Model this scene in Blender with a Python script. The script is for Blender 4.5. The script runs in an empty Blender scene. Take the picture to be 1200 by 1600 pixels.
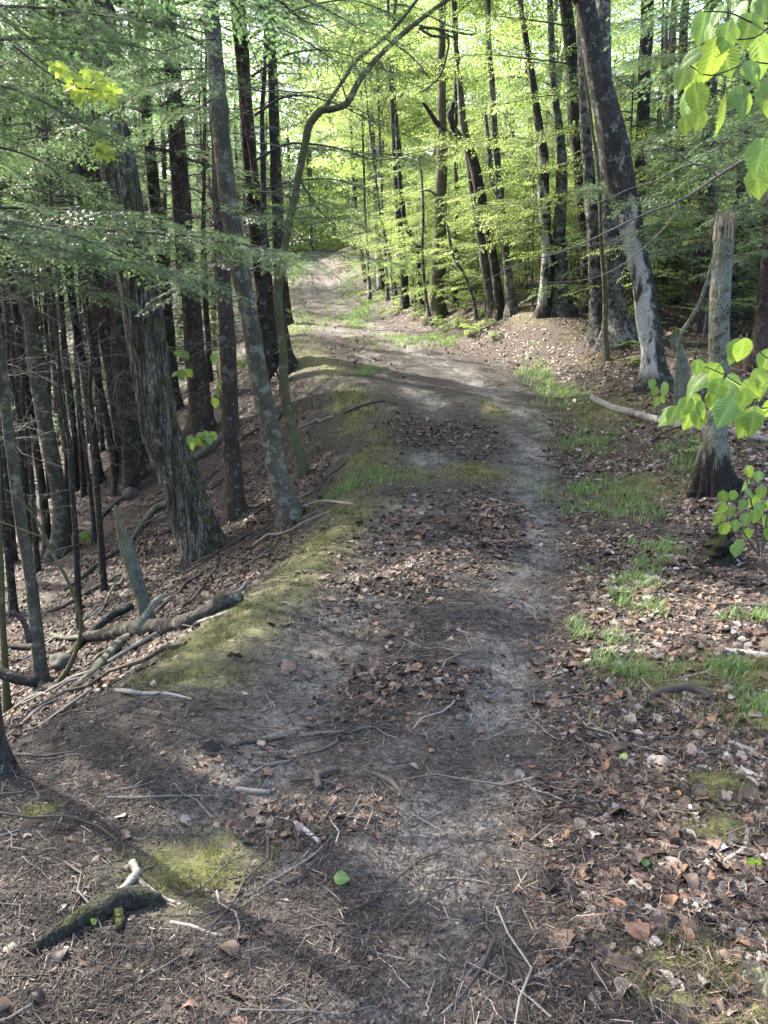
import bpy, math
import numpy as np
from mathutils import Vector, Matrix

rng = np.random.default_rng(11)
C = bpy.context.scene
COL = C.collection
R = math.radians

# ------------------------------------------------------------------ camera
F, PITCH, CH = 1250.0, R(10.0), 1.6
FWD = np.array([0, math.cos(PITCH), -math.sin(PITCH)])
UPV = np.array([0, math.sin(PITCH), math.cos(PITCH)])
CAM = np.array([0, 0, CH])
cd = bpy.data.cameras.new("camera")
cd.sensor_fit = 'VERTICAL'; cd.sensor_height = 36.0; cd.lens = F / 1600 * 36
cd.clip_start = 0.05; cd.clip_end = 2000
cam = bpy.data.objects.new("camera", cd); COL.objects.link(cam)
cam.location = CAM; cam.rotation_euler = (R(90) - PITCH, 0, 0)
C.camera = cam

def ray(px, py):
    return FWD + np.array([1.0, 0, 0]) * ((px - 600) / F) + UPV * ((800 - py) / F)

def at(px, py, Y):
    d = ray(px, py)
    return CAM + d * (Y / d[1])

def ppm(Y, z=1.6):                      # photo pixels per metre at a point
    return F / (Y * math.cos(PITCH) + (CH - z) * math.sin(PITCH))

# ------------------------------------------------------------------ noise
def _h(ix, iy, iz, s):
    n = (ix.astype(np.int64) * 374761393 + iy.astype(np.int64) * 668265263 + iz.astype(np.int64) * 2147483647 + s * 1442695041) & 0xffffffff
    n = ((n ^ (n >> 13)) * 1274126177) & 0xffffffff
    n = ((n ^ (n >> 15)) * 2246822519) & 0xffffffff
    return ((n ^ (n >> 16)) & 0xffff) / 65535.0

def noise3(x, y, z, s=0):
    x, y, z = np.broadcast_arrays(np.asarray(x, float), np.asarray(y, float), np.asarray(z, float))
    ix, iy, iz = np.floor(x), np.floor(y), np.floor(z)
    fx, fy, fz = x - ix, y - iy, z - iz
    fx, fy, fz = [f * f * (3 - 2 * f) for f in (fx, fy, fz)]
    r = 0
    for a in (0, 1):
        for b in (0, 1):
            for c in (0, 1):
                r = r + _h(ix + a, iy + b, iz + c, s) * (fx if a else 1 - fx) * (fy if b else 1 - fy) * (fz if c else 1 - fz)
    return r * 2 - 1

def noise2(x, y, s=0):
    x, y = np.broadcast_arrays(np.asarray(x, float), np.asarray(y, float))
    ix, iy = np.floor(x), np.floor(y)
    fx, fy = x - ix, y - iy
    fx, fy = fx * fx * (3 - 2 * fx), fy * fy * (3 - 2 * fy)
    z0 = np.zeros_like(ix)
    r = (_h(ix, iy, z0, s) * (1 - fx) * (1 - fy) + _h(ix + 1, iy, z0, s) * fx * (1 - fy)
         + _h(ix, iy + 1, z0, s) * (1 - fx) * fy + _h(ix + 1, iy + 1, z0, s) * fx * fy)
    return r * 2 - 1

def fbm(x, y, s=0, o=4):
    r, a = 0, 1.0
    for k in range(o):
        r = r + a * noise2(x * 2 ** k + 17.3 * k, y * 2 ** k - 9.1 * k, s + k); a *= 0.5
    return r

def sstep(a, b, x):
    t = np.clip((x - a) / (b - a), 0, 1)
    return t * t * (3 - 2 * t)

# ------------------------------------------------------------------ terrain
YG = np.linspace(-10, 200, 4201)
def smooth_curve(ks, vs, sig):
    v = np.interp(YG, ks, vs)
    k = np.exp(-0.5 * (np.arange(-80, 81) * 0.05 / sig) ** 2); k /= k.sum()
    return np.convolve(np.pad(v, 80, mode='edge'), k, 'valid')
ZR = smooth_curve([-10, 0, 3, 4.5, 7, 9, 10.8, 14, 17, 19, 22, 30, 45, 60, 90, 200],
                  [0, 0, 0, 0.04, 0.2, 0.42, 0.66, 1.35, 1.98, 2.36, 2.72, 4.0, 7.0, 10.0, 15.0, 26], 0.5)
def zroad(y): return np.interp(y, YG, ZR)

def road_hit(px, py):
    d = ray(px, py)
    ys = np.linspace(1.0, 90, 6000)
    zz = CH + d[2] / d[1] * ys - zroad(ys)
    i = np.argmax(zz < 0) if (zz < 0).any() else len(ys) - 1
    Y = ys[i]
    return d[0] / d[1] * Y, Y

def edge(pix, first, sig=0.35, last=None):
    k = [road_hit(*p) for p in pix]
    ys = [p[1] for p in k]; xs = [p[0] for p in k]
    o = np.argsort(ys)
    ys = list(np.array(ys)[o]); xs = list(np.array(xs)[o])
    ys = [y for y, x in first] + ys; xs = [x for y, x in first] + xs
    if last: ys += [l[0] for l in last]; xs += [l[1] for l in last]
    return smooth_curve(ys, xs, sig)

XL = edge([(0, 1150), (160, 1075), (300, 1000), (380, 930), (490, 850), (560, 760), (570, 690), (550, 620), (500, 570), (455, 530), (450, 480), (455, 440)],
          [(-10, -2.4), (1.5, -2.2), (2.4, -2.0)], 0.25, [(70, -8), (120, -20)])
XR = edge([(900, 1300), (890, 1000), (890, 850), (880, 700), (868, 640), (835, 580), (720, 540), (576, 490), (517, 440), (490, 410)],
          [(-10, 0.75), (1.5, 0.75)], 0.35, [(70, -3), (120, -14)])
TR = edge([(630, 1400), (690, 1250), (800, 1080), (850, 950), (855, 850), (842, 720), (825, 660), (750, 600), (640, 545), (530, 480), (510, 440)],
          [(-10, 0.0), (1.0, 0.0)], 0.35, [(70, -4.5)])
TL = edge([(330, 1350), (430, 1180), (535, 1000), (600, 850), (650, 760), (680, 690), (675, 620), (560, 545), (485, 480), (470, 440)],
          [(-10, -1.0), (1.0, -1.0)], 0.35, [(70, -5.8)])
HB = smooth_curve([-10, 2, 3, 5, 7.5, 10, 12.5, 15, 18, 25, 40, 200], [0.02, 0.02, 0.04, 0.12, 0.33, 0.42, 0.5, 0.72, 0.75, 0.65, 0.6, 0.6], 0.6)

def uvw(x, y):
    xl = np.interp(y, YG, XL); xr = np.interp(y, YG, XR)
    return xl - x, x - xr

def T(x, y, fine=True):
    x = np.asarray(x, float); y = np.asarray(y, float)
    u, w = uvw(x, y)
    s = 0.16
    sp = s * np.logaddexp(0, np.clip(u / s, -60, 400))
    drop = 7.0 * (1 - np.exp(-0.64 * sp / 7.0)) - 0.10 * np.maximum(0, u - 24)
    hb = np.interp(y, YG, HB)
    bank = hb * sstep(-0.15, 1.9, w) - 0.09 * np.maximum(0, w - 6) + 0.10 * hb * noise2(x * 0.9, y * 0.9, 5) * sstep(0.2, 1.5, w)
    tr = np.interp(y, YG, TR); tl = np.interp(y, YG, TL)
    rut = -0.035 * np.exp(-((x - tr) / 0.24) ** 2) - 0.03 * np.exp(-((x - tl) / 0.24) ** 2)
    z = zroad(y) - drop + bank + rut
    off = sstep(0.1, 1.2, np.maximum(u, w))
    z = z + 0.018 * fbm(x * 1.6, y * 1.6, 3, 3) + off * 0.07 * fbm(x * 0.55, y * 0.55, 8, 3)
    if fine:
        z = z + 0.006 * fbm(x * 9, y * 9, 21, 3)
    return z

def hit(px, py, lift=0.0):
    d = ray(px, py)
    ys = np.concatenate([np.linspace(1.0, 12, 4400), np.linspace(12, 150, 6900)])
    xs = d[0] / d[1] * ys; zs = CH + d[2] / d[1] * ys
    below = zs < T(xs, ys) + lift
    i = int(np.argmax(below)) if below.any() else len(ys) - 1
    return np.array([xs[i], ys[i], zs[i]])

# ------------------------------------------------------------------ mesh helpers
def obj(name, me, parent=None, loc=None):
    o = bpy.data.objects.new(name, me); COL.objects.link(o)
    if parent is not None: o.parent = parent
    if loc is not None: o.location = loc
    return o

def mesh(name, V, Fs, mats, tint=None, mi=None, smooth=True, attrs=None):
    me = bpy.data.meshes.new(name)
    V = np.asarray(V, np.float32).reshape(-1, 3)
    if not isinstance(Fs, list): Fs = [Fs]
    Fs = [np.asarray(f, np.int32) for f in Fs if len(f)]
    me.vertices.add(len(V)); me.vertices.foreach_set("co", V.ravel())
    nl = sum(f.size for f in Fs); npol = sum(len(f) for f in Fs)
    me.loops.add(nl); me.polygons.add(npol)
    me.loops.foreach_set("vertex_index", np.concatenate([f.ravel() for f in Fs]))
    st, o = [], 0
    for f in Fs:
        st.append(o + np.arange(len(f)) * f.shape[1]); o += f.size
    me.polygons.foreach_set("loop_start", np.concatenate(st).astype(np.int32))
    if mi is not None: me.polygons.foreach_set("material_index", np.asarray(mi, np.int32))
    me.polygons.foreach_set("use_smooth", np.full(npol, smooth, bool))
    for m in mats: me.materials.append(m)
    at_ = dict(attrs or {})
    if tint is not None: at_['tint'] = tint
    for k, v in at_.items():
        a = me.attributes.new(k, 'FLOAT', 'POINT'); a.data.foreach_set("value", np.asarray(v, np.float32))
    me.update(calc_edges=True)
    return me

class MB:
    """Collects pieces (verts, faces, material index, tint) into one mesh."""
    def __init__(s): s.V, s.F, s.M, s.T, s.n = [], {}, {}, [], 0
    def add(s, V, F, mi=0, tint=None):
        V = np.asarray(V, float).reshape(-1, 3)
        F = np.asarray(F)
        k = F.shape[1]
        s.F.setdefault(k, []).append(F + s.n); s.M.setdefault(k, []).append(np.full(len(F), mi))
        s.V.append(V); s.T.append(np.full(len(V), 0.5) if tint is None else np.broadcast_to(tint, len(V)))
        s.n += len(V)
    def mesh(s, name, mats, smooth=True):
        ks = sorted(s.F)
        return mesh(name, np.concatenate(s.V), [np.concatenate(s.F[k]) for k in ks], mats, np.concatenate(s.T),
                    np.concatenate([np.concatenate(s.M[k]) for k in ks]), smooth)

def norm(v): return v / np.maximum(np.linalg.norm(v, axis=-1, keepdims=True), 1e-9)

def catmull(P, step):
    """Resample a polyline (n,k) smoothly; first 3 columns are the point."""
    P = np.asarray(P, float)
    if len(P) < 3:
        n = max(2, int(np.linalg.norm(P[-1, :3] - P[0, :3]) / step) + 1)
        t = np.linspace(0, 1, n)[:, None]
        return P[:1] * (1 - t) + P[-1:] * t
    Q = np.vstack([2 * P[0] - P[1], P, 2 * P[-1] - P[-2]])
    out = []
    for i in range(1, len(Q) - 2):
        p0, p1, p2, p3 = Q[i - 1], Q[i], Q[i + 1], Q[i + 2]
        n = max(1, int(math.ceil(np.linalg.norm(p2[:3] - p1[:3]) / step)))
        t = (np.arange(n) / n)[:, None]
        out.append(0.5 * (2 * p1 + (p2 - p0) * t + (2 * p0 - 5 * p1 + 4 * p2 - p3) * t ** 2 + (3 * p1 - p0 - 3 * p2 + p3) * t ** 3))
    out.append(P[-1:])
    return np.concatenate(out)

def tubes(P, Rad, k, disp=None, caps=False):
    """P (N,n,3), Rad (N,n) -> verts, quads (and cap tris). disp: (N,n,k) factor on the radius."""
    P = np.asarray(P, float); Rad = np.asarray(Rad, float)
    if P.ndim == 2: P, Rad = P[None], Rad[None]
    N, n, _ = P.shape
    t = norm(np.gradient(P, axis=1))
    d = np.abs(P[:, -1] - P[:, 0])
    ref = np.zeros((N, 3)); ref[np.arange(N), np.argmin(d + np.array([0, 1e-6, 2e-6]), axis=1)] = 1
    a = norm(np.cross(t, ref[:, None, :])); b = np.cross(t, a)
    th = np.arange(k) / k * 2 * np.pi
    rr = Rad[:, :, None] if disp is None else Rad[:, :, None] * disp
    rr = np.broadcast_to(rr, (N, n, k))[..., None]
    V = P[:, :, None, :] + rr * (np.cos(th)[None, None, :, None] * a[:, :, None, :] + np.sin(th)[None, None, :, None] * b[:, :, None, :])
    idx = np.arange(N * n * k).reshape(N, n, k)
    nx = np.roll(idx, -1, axis=2)
    Q = np.stack([idx[:, :-1], nx[:, :-1], nx[:, 1:], idx[:, 1:]], axis=-1).reshape(-1, 4)
    V = V.reshape(-1, 3)
    if not caps: return V, Q
    c0 = len(V) + np.arange(N); c1 = c0 + N
    V = np.concatenate([V, P[:, 0], P[:, -1]])
    t0 = np.stack([nx[:, 0], idx[:, 0], np.broadcast_to(c0[:, None], (N, k))], -1).reshape(-1, 3)
    t1 = np.stack([idx[:, -1], nx[:, -1], np.broadcast_to(c1[:, None], (N, k))], -1).reshape(-1, 3)
    return V, Q, np.concatenate([t0, t1])

def rotz(a):
    c, s = math.cos(a), math.sin(a); return np.array([[c, -s, 0], [s, c, 0], [0, 0, 1]])
def roty(a):
    c, s = math.cos(a), math.sin(a); return np.array([[c, 0, s], [0, 1, 0], [-s, 0, c]])
def rotx(a):
    c, s = math.cos(a), math.sin(a); return np.array([[1, 0, 0], [0, c, -s], [0, s, c]])

def tag(o, label=None, cat=None, group=None, kind=None):
    if label: o['label'] = label
    if cat: o['category'] = cat
    if group: o['group'] = group
    if kind: o['kind'] = kind
    return o

def empty(name, loc, label, cat, group=None):
    o = bpy.data.objects.new(name, None); COL.objects.link(o); o.location = loc
    o.empty_display_size = 0.2
    return tag(o, label, cat, group)

def copy_tree(o, parent=None):
    c = o.copy(); COL.objects.link(c); c.parent = parent
    for ch in list(o.children): copy_tree(ch, c)
    return c

# ------------------------------------------------------------------ materials
class NT:
    def __init__(s, name):
        s.m = bpy.data.materials.new(name); s.m.use_nodes = True
        s.t = s.m.node_tree; s.t.nodes.clear()
        s.out = s.n('ShaderNodeOutputMaterial')
    def n(s, typ, **kw):
        nd = s.t.nodes.new(typ)
        for k, v in kw.items():
            if k.startswith('i_'):
                key = k[2:]
                key = int(key) if key.isdigit() else key.replace('_', ' ')
                s.put(nd.inputs[key], v)
            else: setattr(nd, k, v)
        return nd
    def put(s, sock, v):
        if isinstance(v, bpy.types.NodeSocket): s.t.links.new(v, sock)
        elif isinstance(v, bpy.types.Node): s.t.links.new(v.outputs[0], sock)
        else:
            if hasattr(sock.default_value, '__len__') and not isinstance(v, (int, float)):
                v = tuple(v) + (1.0,) * (len(sock.default_value) - len(v))
            sock.default_value = v
    def noise(s, vec, scale, detail=4, rough=0.55, dist=0.0):
        return s.n('ShaderNodeTexNoise', i_Vector=vec, i_Scale=scale, i_Detail=detail, i_Roughness=rough, i_Distortion=dist).outputs['Fac']
    def ramp(s, fac, stops, interp='LINEAR'):
        r = s.n('ShaderNodeValToRGB'); r.color_ramp.interpolation = interp
        e = r.color_ramp.elements
        while len(e) < len(stops): e.new(0.5)
        for el, (p, c) in zip(e, stops):
            el.position = p
            el.color = (c, c, c, 1) if isinstance(c, (int, float)) else tuple(c) + (1,)
        s.put(r.inputs[0], fac); return r.outputs[0]
    def mix(s, fac, a, b, mode='MIX'):
        m = s.n('ShaderNodeMix', data_type='RGBA', blend_type=mode)
        s.put(m.inputs[0], fac); s.put(m.inputs[6], a); s.put(m.inputs[7], b)
        return m.outputs[2]
    def math(s, op, a, b=0.0, c=None):
        m = s.n('ShaderNodeMath', operation=op); s.put(m.inputs[0], a); s.put(m.inputs[1], b)
        if c is not None: s.put(m.inputs[2], c)
        return m.outputs[0]
    def attr(s, name): return s.n('ShaderNodeAttribute', attribute_name=name).outputs['Fac']
    def obj(s, scale=(1, 1, 1)):
        tc = s.n('ShaderNodeTexCoord').outputs['Object']
        return s.n('ShaderNodeMapping', i_Vector=tc, i_Scale=scale).outputs[0]
    def bsdf(s, col, rough=0.85, bump=None, strength=0.5, dist=0.01, spec=0.3):
        b = s.n('ShaderNodeBsdfPrincipled')
        s.put(b.inputs['Base Color'], col); s.put(b.inputs['Roughness'], rough); b.inputs['Specular IOR Level'].default_value = spec
        if bump is not None:
            bn = s.n('ShaderNodeBump', i_Height=bump); bn.inputs['Strength'].default_value = strength; bn.inputs['Distance'].default_value = dist
            s.put(b.inputs['Normal'], bn.outputs[0])
        return b.outputs[0]
    def done(s, sh):
        s.put(s.out.inputs['Surface'], sh); return s.m

def mat_ground():
    g = NT('forest_soil'); v = g.obj()
    n1 = g.noise(v, 3.0, 6, 0.65); n2 = g.noise(v, 38, 6, 0.7); n3 = g.noise(v, 140, 3, 0.6)
    soil = g.ramp(n2, [(0.34, (0.0075, 0.0058, 0.0047)), (0.5, (0.0310, 0.0244, 0.0202)), (0.68, (0.0906, 0.0739, 0.0629))])
    soil = g.mix(g.math('MULTIPLY', g.ramp(n1, [(0.4, 0.0), (0.7, 1.0)]), 0.35), soil, (0.045, 0.041, 0.039))
    lit = g.ramp(n2, [(0.34, (0.0087, 0.0061, 0.0046)), (0.5, (0.0351, 0.0233, 0.0176)), (0.66, (0.0975, 0.0638, 0.0474))])
    soil = g.mix(g.attr('leafy'), soil, lit)
    trk = g.ramp(g.noise(v, 55, 5, 0.75), [(0.33, (0.0632, 0.0579, 0.0530)), (0.5, (0.1853, 0.1751, 0.1642)), (0.68, (0.3370, 0.3214, 0.3064))])
    tf = g.math('MULTIPLY', g.attr('track'), g.ramp(g.noise(v, 5.0, 6, 0.7), [(0.33, 0.1), (0.54, 1.0)]))
    col = g.mix(tf, soil, trk)
    mo = g.ramp(g.noise(v, 70, 5, 0.7), [(0.3, (0.035, 0.036, 0.010)), (0.52, (0.115, 0.118, 0.028)), (0.7, (0.20, 0.19, 0.055))])
    mf = g.math('MULTIPLY', g.attr('moss'), g.ramp(g.noise(v, 16, 8, 0.8), [(0.42, 0.0), (0.50, 1.0)]))
    col = g.mix(mf, col, mo)
    hgt = g.math('ADD', g.math('MULTIPLY', n2, 1.0), g.math('MULTIPLY', n3, 0.5))
    rough = g.math('SUBTRACT', 0.85, g.math('MULTIPLY', tf, 0.45))
    return g.done(g.bsdf(col, rough, hgt, 0.9, 0.03, 0.4))

def mat_bark(name, dark, light, sc=16, stretch=0.16, furrow=0.6, lichen=0.0, lcol=(0.30, 0.33, 0.29), moss=0.0, mdir=(1, 0.2, 0), bstr=0.8, white=None, rot=0.0, blotch=0.0):
    g = NT(name); v = g.obj((1, 1, stretch)); vo = g.obj()
    wob = g.n('ShaderNodeTexNoise', i_Vector=v, i_Scale=sc * 0.6, i_Detail=3.0).outputs['Color']
    wv = g.n('ShaderNodeVectorMath', operation='MULTIPLY_ADD'); g.put(wv.inputs[0], wob); wv.inputs[1].default_value = (0.07, 0.07, 0.07); g.put(wv.inputs[2], v)
    rid = g.math('ABSOLUTE', g.math('SUBTRACT', g.noise(wv.outputs[0], sc * 0.75, 2, 0.45), 0.5))
    rid2 = g.math('ABSOLUTE', g.math('SUBTRACT', g.noise(g.obj((1, 1, 0.45)), sc * 1.7, 3, 0.5), 0.5))
    fur = g.math('MULTIPLY', g.ramp(rid, [(0.012, 0.0), (0.10, 1.0)]), g.ramp(rid2, [(0.0, 0.25), (0.06, 1.0)]))
    fine = g.noise(v, sc * 4, 6, 0.7)
    big = g.noise(vo, 2.3, 5, 0.6)
    f = g.math('MULTIPLY', g.math('ADD', g.math('MULTIPLY', fur, furrow), 1 - furrow), g.ramp(fine, [(0.25, 0.35), (0.7, 1.0)]))
    col = g.mix(f, dark, light)
    col = g.mix(g.ramp(big, [(0.38, 0.0), (0.60, 0.75)]), col, g.mix(0.65, col, dark))
    if blotch:
        bl = g.ramp(g.noise(g.obj((1, 1, 0.55)), 7.5, 8, 0.75), [(0.60 - 0.2 * blotch, 0.0), (0.64 - 0.2 * blotch, 1.0)])
        col = g.mix(g.math('MULTIPLY', bl, 0.88), col, g.mix(fine, (0.010, 0.009, 0.008), (0.05, 0.045, 0.04)))
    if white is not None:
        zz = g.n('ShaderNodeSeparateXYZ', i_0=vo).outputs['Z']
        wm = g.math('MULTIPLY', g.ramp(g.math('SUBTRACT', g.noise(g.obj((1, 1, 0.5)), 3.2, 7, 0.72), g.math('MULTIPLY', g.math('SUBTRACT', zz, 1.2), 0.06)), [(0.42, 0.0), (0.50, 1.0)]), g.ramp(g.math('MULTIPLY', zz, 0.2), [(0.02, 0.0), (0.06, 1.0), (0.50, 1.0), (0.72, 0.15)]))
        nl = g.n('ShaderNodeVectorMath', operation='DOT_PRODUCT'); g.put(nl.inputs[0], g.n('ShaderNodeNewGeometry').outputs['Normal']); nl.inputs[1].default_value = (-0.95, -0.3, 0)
        wm = g.math('MULTIPLY', wm, g.ramp(g.math('ADD', nl.outputs['Value'], g.math('MULTIPLY', g.math('SUBTRACT', big, 0.5), 1.6)), [(0.0, 0.0), (0.30, 1.0)]))  # white patches kept to the left flank, painting in its sunlit side
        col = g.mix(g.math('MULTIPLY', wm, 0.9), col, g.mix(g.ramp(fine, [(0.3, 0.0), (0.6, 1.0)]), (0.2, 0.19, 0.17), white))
    if lichen > 0:
        lm = g.ramp(g.noise(vo, 8, 8, 0.78), [(0.60 - 0.2 * lichen, 0.0), (0.64 - 0.2 * lichen, 1.0)])
        col = g.mix(g.math('MULTIPLY', lm, 0.85), col, g.mix(fine, (0.10, 0.11, 0.09), lcol))
    if moss > 0:
        nd = g.n('ShaderNodeVectorMath', operation='DOT_PRODUCT'); g.put(nd.inputs[0], g.n('ShaderNodeNewGeometry').outputs['Normal']); nd.inputs[1].default_value = mdir
        side = g.ramp(nd.outputs['Value'], [(0.0, 0.15), (0.75, 1.0)])
        mm = g.math('MULTIPLY', side, g.ramp(g.noise(vo, 7, 7, 0.75), [(0.62 - 0.3 * moss, 0.0), (0.72 - 0.2 * moss, 1.0)]))
        col = g.mix(mm, col, g.mix(fine, (0.028, 0.034, 0.008), (0.12, 0.135, 0.03)))
    if rot:
        zz = g.n('ShaderNodeSeparateXYZ', i_0=vo).outputs['Z']
        rn = g.noise(g.obj((1, 1, 0.22)), 13, 5, 0.7)
        rm = g.ramp(g.math('ADD', g.math('MULTIPLY', zz, 1.0 / rot), g.math('MULTIPLY', g.math('SUBTRACT', 0.5, rn), 2.2)), [(0.75, 1.0), (1.0, 0.0)])
        col = g.mix(rm, col, g.mix(g.ramp(fine, [(0.35, 0.0), (0.75, 1.0)]), (0.005, 0.0045, 0.004), (0.055, 0.046, 0.039)))
    h = g.math('ADD', g.math('MULTIPLY', fur, furrow * 1.3), fine)
    return g.done(g.bsdf(col, 0.9, h, bstr, 0.02, 0.2))

def mat_leaf(name, stops, trans=0.45, rough=0.45, tcol=None, vein=False, spec=0.35):
    g = NT(name)
    col = g.ramp(g.attr('tint'), stops)
    oi = g.n('ShaderNodeObjectInfo').outputs['Random']
    hs = g.n('ShaderNodeHueSaturation', i_Hue=g.math('ADD', 0.485, g.math('MULTIPLY', oi, 0.03)), i_Value=g.math('ADD', 0.85, g.math('MULTIPLY', oi, 0.3)), i_Color=col)
    col = hs.outputs[0]
    sh = g.bsdf(col, rough, None, spec=spec)
    if trans > 0:
        tr = g.n('ShaderNodeBsdfTranslucent')
        g.put(tr.inputs[0], g.mix(0.65, col, tcol if tcol else col, 'MIX'))
        mx = g.n('ShaderNodeMixShader'); mx.inputs[0].default_value = trans
        g.put(mx.inputs[1], sh); g.put(mx.inputs[2], tr.outputs[0]); sh = mx.outputs[0]
    return g.done(sh)

def mat_plain(name, stops, rough=0.85, sc=30, bstr=0.5):
    """Wood, stone: colour from the piece's own tint, broken up by noise."""
    g = NT(name); v = g.obj()
    n = g.noise(v, sc, 6, 0.7)
    col = g.ramp(g.math('ADD', g.math('MULTIPLY', g.attr('tint'), 0.7), g.math('MULTIPLY', n, 0.3)), stops)
    col = g.mix(g.ramp(g.noise(v, sc * 2.5, 5, 0.7), [(0.35, 0.55), (0.6, 0.0)]), col, (0.03, 0.026, 0.022))
    return g.done(g.bsdf(col, rough, n, bstr, 0.01, 0.25))

M = {}
M['soil'] = mat_ground()
M['oak'] = mat_bark('furrowed_oak_bark', (0.012, 0.010, 0.009), (0.315, 0.280, 0.228), 19, 0.085, 0.95, 0.10, (0.27, 0.27, 0.21), 0.48, (0.95, -0.1, 0.1), 1.0)
M['hemlock'] = mat_bark('hemlock_bark', (0.014, 0.010, 0.009), (0.145, 0.105, 0.086), 24, 0.3, 0.6, 0.2, (0.24, 0.25, 0.21), 0.25)
M['grey'] = mat_bark('smooth_grey_bark', (0.026, 0.023, 0.019), (0.118, 0.106, 0.088), 20, 0.4, 0.45, 0.40, (0.22, 0.222, 0.175), 0.62, (0.5, 0.2, 0.3), 0.45)
M['beech'] = mat_bark('mottled_beech_bark', (0.028, 0.025, 0.022), (0.19, 0.178, 0.160), 26, 0.3, 0.6, 0.50, (0.34, 0.34, 0.31), 0.25, (0.6, 0.2, 0.2), 0.8, blotch=0.55)
M['white'] = mat_bark('pale_patched_lit_side_bark', (0.025, 0.022, 0.020), (0.10, 0.090, 0.078), 22, 0.4, 0.5, 0.2, (0.3, 0.31, 0.28), 0.1, (0.6, 0.2, 0.2), 0.9, white=(0.60, 0.59, 0.55), blotch=0.65)
M['darkbark'] = mat_bark('dark_rough_bark', (0.014, 0.012, 0.011), (0.085, 0.072, 0.062), 18, 0.25, 0.7, 0.22, (0.24, 0.24, 0.21), 0.15)
M['mossbark'] = mat_bark('mossy_bark', (0.04, 0.034, 0.024), (0.15, 0.13, 0.09), 20, 0.4, 0.4, 0.25, (0.24, 0.25, 0.17), 0.85, (0.5, -0.3, 0.4), 0.7)
M['snag'] = mat_bark('lichen_snag_bark', (0.035, 0.033, 0.027), (0.27, 0.26, 0.21), 30, 0.35, 0.5, 0.6, (0.26, 0.27, 0.20), 0.5, (-0.3, -0.5, 0.2), 0.9)
M['birch'] = mat_bark('pale_birch_bark', (0.05, 0.046, 0.04), (0.40, 0.385, 0.35), 24, 0.8, 0.4, 0.15, (0.3, 0.31, 0.27), 0.15, (0, 0, 1), 0.6, blotch=0.15)
M['hollow'] = mat_bark('hollow_snag_bark', (0.035, 0.033, 0.027), (0.27, 0.26, 0.21), 30, 0.35, 0.5, 0.75, (0.31, 0.32, 0.25), 0.45, (-0.3, -0.5, 0.2), 1.0, rot=0.36, blotch=0.45)
M['log'] = mat_bark('weathered_log_bark', (0.020, 0.018, 0.016), (0.105, 0.092, 0.080), 30, 0.6, 0.6, 0.3, (0.26, 0.265, 0.22), 0.3, (0, 0, 1), 0.8)
M['mosslog'] = mat_bark('mossy_log_bark', (0.012, 0.012, 0.011), (0.065, 0.066, 0.058), 26, 0.5, 0.8, 0.1, (0.2, 0.2, 0.18), 0.48, (-0.3, -0.5, 0.6), 1.0)
M['twig'] = mat_plain('dry_twig_bark', [(0.05, (0.020, 0.016, 0.013)), (0.4, (0.072, 0.059, 0.050)), (0.72, (0.25, 0.225, 0.20)), (1.0, (0.47, 0.435, 0.39))], 0.8, 60)
M['deadwood'] = mat_plain('dead_branch_wood', [(0.1, (0.03, 0.026, 0.022)), (0.5, (0.11, 0.10, 0.085)), (1.0, (0.26, 0.25, 0.21))], 0.9, 40)
M['freshwood'] = mat_plain('torn_orange_wood', [(0.1, (0.06, 0.042, 0.028)), (0.5, (0.235, 0.165, 0.10)), (1.0, (0.44, 0.35, 0.245))], 0.8, 40)
M['rotwood'] = mat_plain('rotten_dark_wood', [(0.1, (0.008, 0.007, 0.006)), (0.5, (0.03, 0.024, 0.02)), (1.0, (0.10, 0.08, 0.06))], 0.95, 30, 0.9)
M['stone'] = mat_plain('grey_stone', [(0.1, (0.02, 0.02, 0.02)), (0.5, (0.062, 0.061, 0.058)), (1.0, (0.14, 0.14, 0.13))], 0.85, 14)
M['litter'] = mat_leaf('dead_leaf', [(0.0, (0.012, 0.0085, 0.007)), (0.20, (0.042, 0.028, 0.022)), (0.40, (0.105, 0.074, 0.055)), (0.53, (0.138, 0.089, 0.062)), (0.60, (0.175, 0.086, 0.045)), (0.645, (0.155, 0.122, 0.100)), (0.86, (0.225, 0.190, 0.163)), (1.0, (0.37, 0.335, 0.30))], 0.12, 0.6, spec=0.3)
M['duff'] = mat_leaf('needle_duff', [(0.0, (0.0094, 0.0071, 0.0059)), (0.45, (0.0395, 0.0283, 0.0218)), (0.75, (0.1040, 0.0755, 0.0563)), (1.0, (0.3536, 0.2832, 0.2268))], 0.0, 0.75)
M['grass'] = mat_leaf('young_grass', [(0.0, (0.08, 0.13, 0.035)), (0.6, (0.16, 0.26, 0.075)), (1.0, (0.32, 0.39, 0.17))], 0.45, 0.45)
M['moss'] = mat_leaf('moss_fronds', [(0.0, (0.0382, 0.0408, 0.0085)), (0.6, (0.1020, 0.1062, 0.0213)), (1.0, (0.1870, 0.1785, 0.0510))], 0.25, 0.8)
M['needle'] = mat_leaf('hemlock_needles', [(0.0, (0.042, 0.085, 0.054)), (0.5, (0.098, 0.166, 0.098)), (0.85, (0.165, 0.24, 0.125)), (1.0, (0.24, 0.32, 0.12))], 0.44, 0.38, (0.19, 0.31, 0.11), spec=0.5)
M['spring'] = mat_leaf('spring_leaf', [(0.0, (0.105, 0.165, 0.050)), (0.5, (0.185, 0.265, 0.085)), (1.0, (0.29, 0.36, 0.135))], 0.48, 0.42, (0.33, 0.46, 0.115))
M['maple'] = mat_leaf('yellow_maple_leaf', [(0.0, (0.20, 0.31, 0.045)), (1.0, (0.33, 0.41, 0.075))], 0.5, 0.5, (0.46, 0.56, 0.07))

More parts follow.
